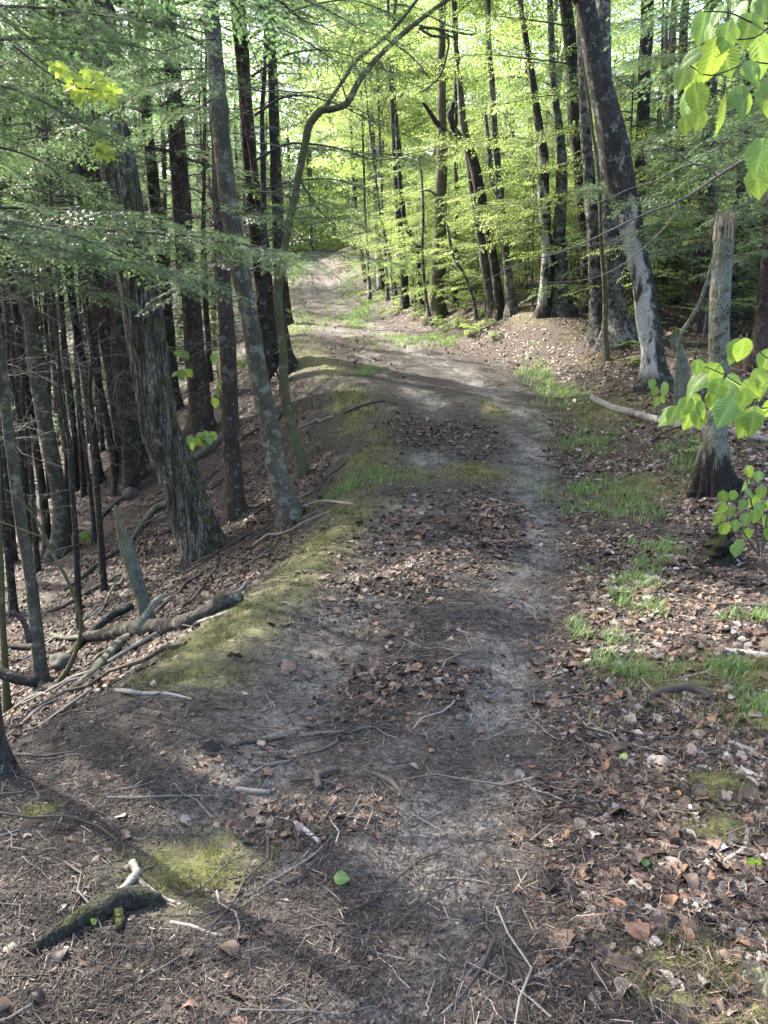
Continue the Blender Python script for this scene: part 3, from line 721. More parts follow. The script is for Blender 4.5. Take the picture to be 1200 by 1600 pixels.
stick('fallen_stick', [(152, 1081, 6), (190, 1082, 8), (225, 1086, 7), (260, 1086, 6), (300, 1094, 4)], 'long pale barkless stick along the left lip of the track', 'stick', tint=.85, group=S)
stick('fallen_stick', [(228, 1012, 5), (262, 995, 7), (300, 978, 7), (335, 967, 7), (358, 960, 9)], 'pale stick rising along the edge of the moss above the ravine', 'stick', tint=.8, group=S)
stick('fallen_stick', [(470, 797, 4), (488, 788, 5), (510, 785, 5), (552, 789, 4)], 'pale root-like twig trailing from the slim grey tree onto the road', 'stick', tint=.85, group=S)
stick('fallen_stick', [(1012, 1092, 9), (1045, 1084, 16), (1085, 1082, 16), (1118, 1098, 10)], 'black slab of rotten bark on the right verge', 'stick', tint=.08, group=S)
stick('fallen_stick', [(1118, 1018, 8), (1145, 1022, 11), (1205, 1030, 11)], 'bleached stick in the sunny patch at the right edge', 'stick', tint=.95, group=S)
stick('fallen_stick', [(1060, 1062, 5), (1090, 1056, 6), (1114, 1050, 5)], 'thin grey stick just above the black bark slab', 'stick', tint=.7, group=S)
stick('fallen_stick', [(1100, 948, 7), (1150, 948, 9), (1210, 952, 9)], 'dark straight branch lying level at the right edge above the sunny patch', 'stick', tint=.15, group=S)
stick('fallen_stick', [(960, 1000, 5), (1000, 995, 8), (1032, 1000, 6)], 'dark short branch beside the grass tuft on the right verge', 'stick', tint=.18, group=S)
stick('fallen_stick', [(1000, 1290, 5), (1040, 1275, 7), (1100, 1268, 7), (1205, 1268, 6)], 'thin black branch lying level across the lower right leaves', 'stick', tint=.06, group=S)
stick('fallen_stick', [(905, 1405, 3), (925, 1370, 4), (945, 1335, 4), (956, 1298, 3)], 'dark slender twig slanting upward through the lower right leaves', 'stick', tint=.3, group=S)
stick('fallen_log', [(925, 625, 10), (955, 640, 12), (985, 648, 12), (1020, 658, 13), (1060, 668, 13), (1110, 676, 13), (1160, 684, 12), (1210, 694, 11)], 'pale fallen birch log lying across the right bank behind the hollow snag', 'log', 'birch', k=12, lift=.6)

# wrack of fallen branches on the left lip
H = 'fallen wood heaped on the left lip'
stick('fallen_log', [(133, 1002, 14), (165, 1000, 20), (200, 994, 24), (240, 990, 25), (285, 984, 24), (320, 968, 24), (350, 952, 26), (374, 940, 22)], 'long dark fallen log lying along the left lip of the track', 'log', 'log', k=16, knob=.2, lift=.9, group=H)
stick('fallen_branch', [(118, 1078, 10), (145, 1060, 15), (165, 1040, 17), (183, 1018, 17), (202, 1001, 13)], 'pale broken branch stub pointing down from the end of the dark log', 'branch', 'snag', k=10, group=H, ends='freshwood', lift=1.2)
stick('fallen_branch', [(212, 984, 10, 4.75), (228, 962, 11, 4.8), (240, 945, 11, 4.85), (254, 930, 10, 4.9)], 'pale branch standing up off the long dark log', 'branch', 'snag', k=10, group=H)
stick('fallen_branch', [(80, 998, 7), (100, 1004, 8), (130, 1003, 8)], 'short pale branch tip poking left out of the dark log', 'branch', 'snag', k=8, group=H, lift=2)
stick('fallen_branch', [(98, 1040, 11), (130, 1010, 13), (165, 978, 14), (208, 954, 12)], 'dark slanting branch lying below the lichen snag', 'branch', 'log', k=10, group=H, lift=1.5)
stick('fallen_branch', [(-10, 1048, 17, 4.15), (20, 1058, 18, 4.15), (58, 1066, 17, 4.15)], 'black broken limb jutting in from the left edge of the photo', 'branch', 'darkbark', k=10, group=H)
stick('fallen_branch', [(0, 1010, 7), (20, 1014, 8), (45, 1016, 8), (58, 1014, 8)], 'dark limb lying on ravine leaves left of the foreground sapling', 'branch', 'log', k=8, group=H, lift=1.5)
stick('fallen_branch', [(20, 955, 7, 4.8), (34, 968, 8, 4.8), (42, 984, 9, 4.8), (46, 1004, 11, 4.8)], 'reddish broken stub curving up behind the foreground sapling', 'branch', 'hemlock', k=8, group=H, ends='freshwood')
stick('fallen_branch', [(45, 1118, 8), (60, 1090, 12), (80, 1080, 14), (86, 1100, 9)], 'grey splintered root stump on the left lip', 'branch', 'log', k=9, group=H, lift=1)
stick('fallen_branch', [(60, 1110, 9), (100, 1090, 10), (150, 1062, 9), (225, 1020, 5)], 'thin dark branch lying along the lip in front of the log', 'branch', 'log', k=8, group=H, lift=1.1)
stick('fallen_branch', [(270, 960, 5), (300, 942, 5), (320, 915, 4), (340, 880, 3), (352, 840, 2.5)], 'thin upright twig rising from the end of the dark log', 'branch', 'log', k=6, group=H, lift=2)
stick('fallen_branch', [(200, 855, 6), (225, 820, 9), (243, 800, 11), (266, 790, 11)], 'pale leaning dead stub just left of the big oak', 'branch', 'snag', k=9, group=H, lift=1)
stick('fallen_branch', [(298, 725, 8), (318, 712, 9), (340, 694, 8), (352, 682, 7)], 'pale greenish fallen branch between the oak and the red-barked hemlock', 'branch', 'snag', k=8, group=H, lift=1.6)
stick('fallen_branch', [(100, 925, 5), (130, 905, 8), (160, 880, 8), (205, 850, 5)], 'dark rotten branch lying down the ravine slope leaves', 'branch', 'log', k=8, group=H, lift=.8)
stick('fallen_branch', [(60, 960, 5), (100, 950, 7), (150, 922, 8), (190, 900, 6)], 'long dark branch half buried in the ravine leaves', 'branch', 'log', k=8, group=H, lift=.8)
stick('fallen_branch', [(150, 820, 4), (180, 790, 6), (210, 770, 5)], 'small fallen limb in front of the leaning hemlock base', 'branch', 'log', k=8, group=H, lift=1)
stick('fallen_branch', [(375, 690, 4), (400, 675, 6), (430, 662, 6), (445, 640, 4)], 'dark limb on the slope behind the slim grey tree', 'branch', 'log', k=8, group=H, lift=1)

def boulder(px, py, sx, sy, sz, label):
    c = hit(px, py)
    th = np.linspace(0, 2 * np.pi, 28, endpoint=False); ph = np.linspace(0.02, np.pi - 0.02, 16)
    TH, PH = np.meshgrid(th, ph)
    X = np.stack([np.cos(TH) * np.sin(PH), np.sin(TH) * np.sin(PH), np.cos(PH)], -1)
    X = X * (1 + 0.22 * noise3(X[..., 0] * 1.7 + px, X[..., 1] * 1.7, X[..., 2] * 1.7, 2) + 0.08 * noise3(X[..., 0] * 5, X[..., 1] * 5 + py, X[..., 2] * 5, 4))[..., None] * np.array([sx, sy, sz])
    ids = np.arange(28 * 16).reshape(16, 28); nx = np.roll(ids, -1, 1)
    q = np.stack([ids[:-1], ids[1:], nx[1:], nx[:-1]], -1).reshape(-1, 4)
    me = mesh('rock', X.reshape(-1, 3), q, [M['stone']], np.full(X.size // 3, .5))
    return tag(obj('rock', me, None, c + np.array([0, 0, sz * .3])), label, 'rock')
boulder(104, 1040, .16, .12, .10, 'grey rock sheltering under the fallen log on the left lip')
boulder(206, 776, .17, .14, .13, 'small dark boulder at the foot of the leaning hemlock')

# ------------------------------------------------------------------ trunks
def trunk_path(pts, Y=None, height=13.0, mat='hemlock', flare=0.45, base_lift=0.0, fixed_top=False):
    """pts: photo pixels (x, y, width) from the foot upward; the foot stands on the terrain."""
    p0 = pts[0]
    if Y is None:
        b = hit(p0[0], p0[1]); Y = b[1]
    P = []
    for i, p in enumerate(pts):
        q = at(p[0], p[1], Y); P.append([*q, p[2] / ppm(Y, q[2]) / 2])
    P = np.array(P)
    gz = float(T(P[0, 0], P[0, 1]))
    if P[0, 2] > gz: P = np.vstack([[P[0, 0], P[0, 1], gz, P[0, 3] * 1.03], P])
    P = np.vstack([[P[0, 0] - (P[1, 0] - P[0, 0]) * 0.0, Y, min(gz, P[0, 2]) - 0.35, P[0, 3]], P])
    if not fixed_top:
        d = norm(P[-1, :3] - P[max(len(P) - 3, 0), :3]); d = norm(d * np.array([0.7, 1, 1]))
        top, r0 = P[-1, 2], P[-1, 3]
        rem = gz + height - top
        if rem > 0.3:
            for s in (0.33, 0.66, 1.0):
                k = d * np.array([1 - 0.5 * s, 1, 1]); P = np.vstack([P, [*(P[-1, :3] + k * rem / 3 / max(d[2], .3)), max(0.012, r0 * (1 - 0.85 * s))]])
    return P, gz

def trunk_mesh(P, gz, nseg=18, step=0.12, flare=0.4, furrow=0.0, knob=0.07, mat='hemlock', jag=0.0, seed=0, lobes=5):
    P = catmull(P, step)
    org = np.array([P[0, 0], P[0, 1], gz])
    h = P[:, 2] - gz
    n = len(P); th = np.arange(nseg) / nseg * 2 * np.pi
    ct, stn = np.cos(th)[None, :], np.sin(th)[None, :]
    r = np.maximum(P[:, 3], 0.004)
    fl = flare * np.exp(-np.maximum(h, 0) / (0.9 * r[0] + 0.06))[:, None]
    d = 1 + fl * (0.75 + 0.75 * np.maximum(0, np.sin(th[None, :] * lobes + seed + 0.5 * np.sin(th[None, :] * 2 + seed))))
    d = d + knob * noise3(ct * 1.2 + seed * 3.1, stn * 1.2, h[:, None] * 2.2, 1) + 0.5 * knob * noise3(ct * 3 + seed, stn * 3, h[:, None] * 5, 2)
    if furrow:
        wob = 0.5 * noise3(ct * 3, stn * 3, h[:, None] * 1.6, 5)
        k = 15.0
        rid = np.abs(noise3((ct + wob * 0.12) * k * 0.42, (stn + wob * 0.12) * k * 0.42, h[:, None] * 2.6 + wob, 6))
        d = d + furrow * (np.clip(rid * 2.6, 0, 1) - 0.75) + 0.25 * furrow * noise3(ct * 9, stn * 9, h[:, None] * 14, 8)
    wb = np.minimum(0.16 * r, 0.012) * np.clip(h * 2, 0, 1)
    Pl = P[:, :3] - org + np.stack([wb * noise2(h * 1.9, seed * 1.3, 41), wb * noise2(h * 1.9, seed * 2.1, 42), 0 * h], -1) * 1.6
    V_, q_, c_ = tubes(Pl[None], r[None], nseg, d[None], True)
    if mat == 'hollow':                                       # ragged, hollowed foot
        hh = np.exp(-np.clip(h, 0, 9) / .28)[:, None]
        cut = noise3(ct * 3.2, stn * 3.2, h[:, None] * 1.3, 71) + .6 * noise3(ct * 7, stn * 7, h[:, None] * 2.5, 72)
        d2 = 1 + hh * (.06 + .42 * cut)
        V_, q_, c_ = tubes(Pl[None], r[None], nseg, (d * d2)[None], True)
    if jag:
        ring = slice((n - 1) * nseg, n * nseg)
        j = jag * np.clip(noise3(np.cos(th) * 1.6 + seed, np.sin(th) * 1.6, 0.3, 4) + 0.2 * rng.normal(0, 1, nseg), -1, 1)
        V_[ring, 2] += j; V_[-1, 2] -= jag * 0.5
    mi = np.concatenate([np.zeros(len(c_)), np.zeros(len(q_))])
    if jag: mi[nseg:2 * nseg] = 1
    me = mesh('trunk', V_, [c_, q_], [M[mat]] + ([M['freshwood']] if jag else []), np.full(len(V_), .6), mi)
    return org, me, P

def limb_px(pts, Y):
    out = []
    for p in pts:
        y_ = p[3] if len(p) == 4 else Y
        q = at(p[0], p[1], y_); out.append([*q, p[2] / ppm(y_, q[2]) / 2])
    return np.array(out)

def limb(o, org, pts, Y, mat, name='limb', k=9):
    P = limb_px(pts, Y)
    og, me = stick_mesh(P, k, .15, 0.05, int(pts[0][0]), .5, mat)
    me.name = name
    return obj(name, me, o, og - org)

# ------------------------------------------------------------------ foliage
def needles(B, D, U, Ln, npair, nl, nw, tint):
    """Hemlock twigs: B base, D direction, U normal, Ln length; flat needles in two rows as slim triangles."""
    N = len(B); S_ = np.cross(U, D)
    j = (np.arange(npair) + 0.4) / npair
    j = np.concatenate([j, j + 0.3 / npair]); sd_ = np.concatenate([np.ones(npair), -np.ones(npair)])
    ang = np.radians(62) * (1 - 0.35 * j[None, :]) + rng.normal(0, 0.12, (N, 2 * npair))
    base = B[:, None, :] + D[:, None, :] * (Ln[:, None] * j[None, :])[..., None] - np.array([0, 0, 1.0]) * (0.12 * Ln[:, None] * j[None, :] ** 2)[..., None]
    nd = D[:, None, :] * np.cos(ang)[..., None] + S_[:, None, :] * (np.sin(ang) * sd_[None, :])[..., None] + U[:, None, :] * rng.normal(-0.08, 0.22, (N, 2 * npair))[..., None]
    ln = nl * (1 - 0.45 * j[None, :] ** 2) * rng.uniform(0.75, 1.2, (N, 2 * npair))
    tip = base + nd * ln[..., None]
    wv = D[:, None, :] * (nw / 2)
    V_ = np.stack([base - wv, base + wv, tip + wv * 0.35, tip - wv * 0.35], 2)
    V_ = V_.reshape(-1, 3)
    F_ = np.arange(len(V_)).reshape(-1, 4)
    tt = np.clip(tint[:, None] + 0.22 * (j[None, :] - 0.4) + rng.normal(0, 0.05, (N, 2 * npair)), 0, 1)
    return V_, F_, np.repeat(tt.ravel(), 4)

def hemlock_spray(seed, fine=True):
    """One flat spray, 1 unit long, along +X: axis, side shoots, twigs, needles."""
    r = np.random.default_rng(seed)
    ds, dt, npair, nl, nw = (0.062, 0.062, 7, 0.032, 0.0085) if fine else (0.095, 0.090, 4, 0.046, 0.0165)
    ax = lambda s: np.array([s, 0.03 * math.sin(s * 4 + seed), -0.22 * s ** 2])
    B, D, L, Tn = [], [], [], []
    tub = [[ax(s) for s in np.linspace(0, 1, 6)]]; rad = [np.linspace(0.006, 0.0015, 6)]
    s, sd_ = 0.06, 1
    while s < 0.99:
        ln = (0.46 * (1 - s) ** 0.75 + 0.05) * (0.65 + 0.5 * r.random()) * min(1, 0.45 + s * 3)
        a = sd_ * math.radians(r.normal(55, 8)); d0 = np.array([math.cos(a), math.sin(a), r.normal(-0.05, 0.1)])
        p = lambda q: ax(s) + d0 * q + np.array([0.18 * q * q, 0, -0.35 * q * q])
        tub.append([p(q) for q in np.linspace(0, ln, 6)]); rad.append(np.linspace(0.0028, 0.0009, 6))
        q, s2 = 0.03, 1
        while q < ln:
            a2 = a + s2 * math.radians(r.normal(48, 10))
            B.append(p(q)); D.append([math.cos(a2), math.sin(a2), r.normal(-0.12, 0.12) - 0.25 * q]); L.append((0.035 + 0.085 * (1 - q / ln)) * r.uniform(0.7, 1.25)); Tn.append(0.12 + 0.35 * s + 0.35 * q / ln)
            q += dt * r.uniform(0.7, 1.2); s2 = -s2
        B.append(p(ln)); D.append([math.cos(a), math.sin(a), -0.35]); L.append(0.06); Tn.append(0.7)
        s += ds * r.uniform(0.75, 1.2); sd_ = -sd_
    B.append(ax(1)); D.append([1, 0, -0.4]); L.append(0.08); Tn.append(0.75)
    D = norm(np.array(D, float)); B = np.array(B); U = norm(np.array([0, 0, 1.0]) - D * D[:, 2:3] + r.normal(0, 0.12, D.shape))
    nv, nf, ntint = needles(B, D, U, np.array(L), npair, nl, nw, np.array(Tn))
    sv, sf = tubes(np.array(tub), np.array(rad) * (1 if fine else 1.6), 3)
    return nv, nf, ntint, sv, sf
HS_F = [hemlock_spray(100 + i, True) for i in range(4)]
HS_C = [hemlock_spray(200 + i, False) for i in range(4)]

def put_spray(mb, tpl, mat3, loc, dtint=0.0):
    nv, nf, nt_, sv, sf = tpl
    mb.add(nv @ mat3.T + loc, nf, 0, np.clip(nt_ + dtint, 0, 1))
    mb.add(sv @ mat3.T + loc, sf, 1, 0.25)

def hemlock_limb(mb, P, rad, spl, tpls, gap=0.11, start=0.12, r=None, tw=0.25, dens=1.0):
    """P (n,3) path of the limb; sprays leave it to both sides and at its tip."""
    r = r or rng
    seg = np.linalg.norm(np.diff(P, axis=0), axis=1); cum = np.concatenate([[0], np.cumsum(seg)]); Ltot = cum[-1]
    V_, q_ = tubes(P[None], np.linspace(rad, rad * 0.25, len(P))[None], 6); mb.add(V_, q_, 1, 0.3)
    at_ = lambda s: np.array([np.interp(s, cum, P[:, k]) for k in range(3)])
    s, sd_ = start * Ltot, 1
    base_t = r.normal(0, 0.1)
    while s < Ltot:
        f = s / Ltot
        tg = norm(at_(min(s + .05, Ltot)) - at_(max(s - .05, 0)))
        az = math.atan2(tg[1], tg[0]) + sd_ * math.radians(r.normal(52, 14))
        sc = spl * (0.55 + 0.45 * math.sin(math.pi * min(1, 0.25 + 0.75 * (1 - f)))) * r.uniform(0.7, 1.2)
        if r.random() < dens:
            m3 = rotz(az) @ roty(r.normal(0.12, 0.16)) @ rotx(r.normal(0, tw)) * sc
            put_spray(mb, tpls[r.integers(len(tpls))], m3, at_(s), base_t + r.normal(0, 0.07))
        s += gap * r.uniform(0.6, 1.4); sd_ = -sd_
    tg = norm(P[-1] - P[-2])
    put_spray(mb, tpls[0], rotz(math.atan2(tg[1], tg[0])) @ roty(0.2) * spl, P[-1], base_t)

def hemlock_crown(seed, h=9.0, rad=2.9, n=46, base_r=0.75, tpls=HS_C, gap=0.30, spl=0.95):
    r = np.random.default_rng(seed); mb = MB()
    for i in range(n):
        f = (i + r.random()) / n
        z = h * f ** 1.1
        L = rad * ((1 - f) ** 0.7 * 0.95 + 0.12) * (base_r + (1 - base_r) * min(1, f * 5)) * r.uniform(0.7, 1.15)
        az = i * 2.4 + r.normal(0, 0.4); up = r.normal(0.12, 0.12)
        s = np.linspace(0, 1, 7)[:, None]
        P = np.array([math.cos(az), math.sin(az), up]) * s * L - np.array([0, 0, 0.28 * L]) * s ** 2.2
        P = P + np.array([0, 0, z]) + np.cumsum(r.normal(0, 0.02 * L, (7, 3)), 0)
        hemlock_limb(mb, P, 0.02 + 0.008 * L, spl * (0.6 + 0.4 * min(1, L / 2)), tpls, gap, 0.18, r)
    V_, q_ = tubes(np.array([[0, 0, -0.3], [0, 0, h * 0.5], [0, 0, h]])[None], np.array([[0.06, 0.05, 0.01]]), 6); mb.add(V_, q_, 1, 0.3)
    return mb.mesh('crown', [M['needle'], M['twig']])

def leaf_quads(B, D, U, L, W, tint, fold=0.25, lobed=False):
    S_ = np.cross(U, D); N = len(B)
    mid = B + D * (L * 0.45)[:, None]
    tip = B + D * L[:, None] - U * (0.12 * L)[:, None]
    l = mid + S_ * (W / 2)[:, None] + U * (fold * W * 0.5)[:, None]; r_ = mid - S_ * (W / 2)[:, None] + U * (fold * W * 0.5)[:, None]
    V_ = np.stack([B, l, tip, r_], 1).reshape(-1, 3)
    i = np.arange(N)[:, None] * 4
    F_ = np.concatenate([i + np.array([0, 1, 2]), i + np.array([0, 2, 3])])
    return V_, F_, np.repeat(tint, 4)

def leaf_spray(seed, n_side=8, leaf=0.062):
    """A flat layered spray of spring leaves, 1 unit long along +X, leaves hanging a little."""
    r = np.random.default_rng(seed); B, D, U, T_ = [], [], [], []
    tub, rad = [], []
    def run(p0, d0, ln, gap):
        q, s2 = 0.04, 1
        f = lambda q: p0 + d0 * q + np.array([0, 0, -0.12 * q * q])
        tub.append([f(x) for x in np.linspace(0, ln, 5)]); rad.append(np.linspace(0.0035, 0.001, 5))
        while q < ln:
            a = math.atan2(d0[1], d0[0]) + s2 * math.radians(r.normal(50, 15)); dr = -abs(r.normal(0.45, 0.3))
            B.append(f(q)); D.append([math.cos(a), math.sin(a), dr]); U.append([r.normal(0, .3), r.normal(0, .3), 1]); T_.append(np.clip(r.beta(2, 2), 0, 1))
            q += gap * r.uniform(0.7, 1.3); s2 = -s2
        a = math.atan2(d0[1], d0[0]); B.append(f(ln)); D.append([math.cos(a), math.sin(a), -0.5]); U.append([0, 0, 1]); T_.append(0.7)
    run(np.zeros(3), np.array([1, 0, 0.02]), 1.0, 0.055)
    sd_ = 1
    for i in range(n_side):
        s = 0.12 + 0.75 * i / n_side + r.normal(0, .02); a = sd_ * math.radians(r.normal(48, 8)); sd_ = -sd_
        run(np.array([s, 0, -0.12 * s * s]), np.array([math.cos(a), math.sin(a), r.normal(-.03, .08)]), (0.52 * (1 - s) + 0.14) * r.uniform(.7, 1.2), 0.055)
    D = norm(np.array(D)); U = np.array(U); U = norm(U - D * (U * D).sum(-1, keepdims=True)); n = len(B)
    L = leaf * r.uniform(0.65, 1.25, n)
    lv, lf_, lt = leaf_quads(np.array(B), D, U, L, L * r.uniform(.5, .68, n), np.array(T_))
    sv, sf = tubes(np.array(tub), np.array(rad), 3)
    return lv, lf_, lt, sv, sf
LS = [leaf_spray(300 + i) for i in range(4)]
LSB = [leaf_spray(320 + i, 7, 0.085) for i in range(3)]

def wander(p0, d0, L, n, r, wob=0.08, droop=0.0):
    P = [np.array(p0, float)]; d = norm(np.array(d0, float))
    for i in range(n):
        d = norm(d + r.normal(0, wob, 3) + np.array([0, 0, -droop])); P.append(P[-1] + d * L / n)
    return np.array(P)

def leafy_limbs(mb, r, p0, d0, L, rad, tpls, spl, gap, sub=3, droop=0.02):
    P = wander(p0, d0, L, 7, r, 0.10, droop)
    V_, q_ = tubes(P[None], np.linspace(rad, rad * .25, 8)[None], 6); mb.add(V_, q_, 1, 0.35)
    paths = [(P, 0.3)]
    for k in range(sub):
        i = r.integers(2, 7); a = r.choice([-1, 1]) * math.radians(r.uniform(35, 65)); d = P[i] - P[i - 1]
        d = rotz(a) @ d; Q_ = wander(P[i], d + np.array([0, 0, .1 * np.linalg.norm(d)]), L * r.uniform(.3, .5), 5, r, .1, droop)
        V_, q_ = tubes(Q_[None], np.linspace(rad * .5, rad * .15, 6)[None], 5); mb.add(V_, q_, 1, 0.35); paths.append((Q_, 0.1))
    for Q_, st in paths:
        seg = np.linalg.norm(np.diff(Q_, axis=0), axis=1); cum = np.concatenate([[0], np.cumsum(seg)])
        s, sd_ = st * cum[-1], 1
        while s < cum[-1]:
            pt = np.array([np.interp(s, cum, Q_[:, k]) for k in range(3)]); i = min(len(Q_) - 2, int(np.searchsorted(cum, s)))
            d = Q_[i + 1] - Q_[i]; az = math.atan2(d[1], d[0]) + sd_ * math.radians(r.normal(50, 18))
            put_spray(mb, tpls[r.integers(len(tpls))], rotz(az) @ roty(r.normal(.10, .18)) @ rotx(r.normal(0, .25)) * spl * r.uniform(.6, 1.15), pt, r.normal(0, .12))
            s += gap * r.uniform(.6, 1.4); sd_ = -sd_
        d = Q_[-1] - Q_[-2]
        put_spray(mb, tpls[0], rotz(math.atan2(d[1], d[0])) @ roty(.12) * spl, Q_[-1], 0)

def broad_crown(seed, h=8.0, rad=3.3, n=10, tpls=LSB, spl=1.0):
    r = np.random.default_rng(seed); mb = MB()
    V_, q_ = tubes(wander((0, 0, -0.3), (0, 0, 1), h * .85, 8, r, .06)[None], np.linspace(.10, .02, 9)[None], 7); mb.add(V_, q_, 1, .3)
    for i in range(n):
        f = (i + r.random()) / n; az = i * 2.4 + r.normal(0, .4)
        L = rad * (0.55 + 0.6 * math.sin(math.pi * min(1, .2 + .75 * f))) * r.uniform(.7, 1.1)
        leafy_limbs(mb, r, (0, 0, h * .8 * f), (math.cos(az), math.sin(az), r.uniform(.2, .7)), L, .035, tpls, spl, .34, 3, .05)
    return mb.mesh('crown', [M['spring'], M['twig']])

def sapling_crown(seed, h=4.5, rad=1.3, n=13, spl=.7, low=.22, tpls=LS):
    r = np.random.default_rng(seed); mb = MB()
    for i in range(n):
        f = low + (1 - low) * (i + r.random()) / n; az = i * 2.4 + r.normal(0, .5)
        L = rad * (1.15 - .85 * f) * r.uniform(.6, 1.15)
        leafy_limbs(mb, r, (0.12 * math.sin(f * 3), 0, h * f), (math.cos(az), math.sin(az), r.uniform(.05, .5)), L, .010, tpls, spl, .28, 1, .04)
    return mb.mesh('crown', [M['spring'], M['twig']])

def sapling_stem(seed, h=4.5):
    r = np.random.default_rng(seed); P = np.array([[0.12 * math.sin(f * 3) + .02 * r.normal(), 0.03 * r.normal(), h * f] for f in np.linspace(0, 1, 10)]); P[0] = (0, 0, -.2)
    V_, q_ = tubes(P[None], np.linspace(.028, .006, 10)[None], 7)
    return mesh('stem', V_, q_, [M['beech']])

def dead_branch(seed, L=1.7, r0=0.014):
    r = np.random.default_rng(seed); mb = MB()
    P = wander((0, 0, 0), (1, 0, r.uniform(-.05, .3)), L, 9, r, .10, .045)
    V_, q_ = tubes(P[None], np.linspace(r0, .003, 10)[None], 6); mb.add(V_, q_, 0, .5)
    for k in range(11):
        i = r.integers(2, 9); a = r.choice([-1, 1]) * math.radians(r.uniform(30, 75)); d = rotz(a) @ (P[i] - P[i - 1]) + np.array([0, 0, r.normal(-.02, .06)])
        Q_ = wander(P[i], d, L * r.uniform(.15, .42), 6, r, .16, .05)
        V_, q_ = tubes(Q_[None], np.linspace(.0048, .0014, 7)[None], 4); mb.add(V_, q_, 0, .6)
        for j in range(3):
            ii = r.integers(1, 6); e = rotz(r.choice([-1, 1]) * r.uniform(.5, 1.2)) @ (Q_[ii] - Q_[ii - 1])
            S_ = wander(Q_[ii], e, L * r.uniform(.05, .16), 4, r, .2, .05); V_, q_ = tubes(S_[None], np.linspace(.0026, .001, 5)[None], 3); mb.add(V_, q_, 0, .65)
    return mb.mesh('dead_branch', [M['deadwood']])
DB = [dead_branch(400 + i, 1.3 + .25 * i) for i in range(5)]

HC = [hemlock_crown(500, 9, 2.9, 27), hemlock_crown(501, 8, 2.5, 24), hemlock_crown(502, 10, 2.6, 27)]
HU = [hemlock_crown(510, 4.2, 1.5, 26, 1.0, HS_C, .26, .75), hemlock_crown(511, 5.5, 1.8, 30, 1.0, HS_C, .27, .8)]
BC = [broad_crown(520), broad_crown(521, 7, 3.0, 9)]
SC = [sapling_crown(530, 4.5, 1.3, 15, .7, .10), sapling_crown(531, 5.5, 1.6, 16, .8, .25), sapling_crown(532, 3.4, 1.1, 13, .65, .06)]
SS = [sapling_stem(540, 4.5), sapling_stem(541, 5.5), sapling_stem(542, 3.4)]
SEED = [sapling_crown(550 + i, 0.6, .42, 5, .34, .30, [leaf_spray(330 + i, 4, .17)]) for i in range(2)]

# ------------------------------------------------------------------ trees seen in the photo
def axis_at(P, z):
    o = np.argsort(P[:, 2]); return np.array([np.interp(z, P[o, 2], P[o, 0]), np.interp(z, P[o, 2], P[o, 1]), z])

def tree(name, pts, mat, label, cat='tree', group=None, Y=None, height=13.0, nseg=18, step=0.12, flare=0.35, furrow=0.0, knob=0.07,
         crown=None, dead=0, dead_z=(1.2, 5.0), limbs=(), jag=0.0, fixed=False, lobes=5, dscale=1.0):
    P, gz = trunk_path(pts, Y, height, mat, fixed_top=fixed)
    seed = int(abs(pts[0][0]) * 7 + abs(pts[0][1])) % 997
    org, me, PP = trunk_mesh(P, gz, nseg, step, flare, furrow, knob, mat, jag, seed, lobes)
    root = empty(name, org, label, cat, group)
    obj('trunk', me, root)
    r = np.random.default_rng(seed)
    if crown:
        m_, z0, sc = crown
        a = axis_at(PP, gz + z0)
        c = obj('crown', m_, root, a - org); c.scale = (sc, sc, sc); c.rotation_euler = (0, 0, r.uniform(0, 6.28))
    for i in range(dead):
        z = gz + r.uniform(*dead_z); a = axis_at(PP, z)
        d = obj('dead_branch', DB[r.integers(5)], root, a - org); d.rotation_euler = (r.normal(0, .3), r.normal(0.05, .14), r.uniform(0, 6.28)); s = r.uniform(.55, 1.15) * dscale; d.scale = (s, s, s)
    for l in limbs: limb(root, org, l, PP[len(PP) // 3, 1], mat)
    return root, org, PP

G_RAV = 'hemlock trunks crowding the left ravine'
oak, oak_org, oakP = tree('oak_tree', [(322, 868, 70), (300, 815, 64), (282, 755, 62), (258, 690, 61), (238, 600, 59), (222, 500, 61), (206, 400, 60), (191, 300, 58), (173, 200, 56), (161, 120, 54), (153, 40, 52), (146, -40, 50)],
     'oak', 'massive leaning oak with deeply furrowed mossy bark on the left slope', height=14, nseg=110, step=0.028, flare=.16, furrow=.075, knob=.04, crown=(BC[0], 9.0, .9))
grey, grey_org, greyP = tree('maple_tree', [(455, 812, 40), (450, 790, 35), (440, 755, 33), (425, 690, 31), (408, 600, 30), (391, 500, 29), (376, 425, 28), (363, 350, 28), (353, 285, 27), (346, 200, 27), (343, 172, 32), (339, 140, 26), (332, 60, 26), (329, 40, 29), (326, -10, 25)],
     'grey', 'slim smooth grey tree with mossy knots leaning left from the track edge', height=13, nseg=32, step=.05, flare=.22, knob=.08, crown=(SC[1], 8.0, 1.0))
hem, hem_org, hemP = tree('hemlock_tree', [(369, 806, 38), (366, 780, 30), (361, 700, 27), (357, 600, 26), (353, 500, 25), (347, 400, 24), (341, 250, 21), (336, 100, 19), (332, 0, 17)],
     'hemlock', 'straight red-barked hemlock standing just behind the slim grey tree', height=15, nseg=26, step=.06, flare=.3, knob=.06, crown=(HC[1], 6.5, .7), dead=9, dead_z=(1.0, 4.6), dscale=.7)
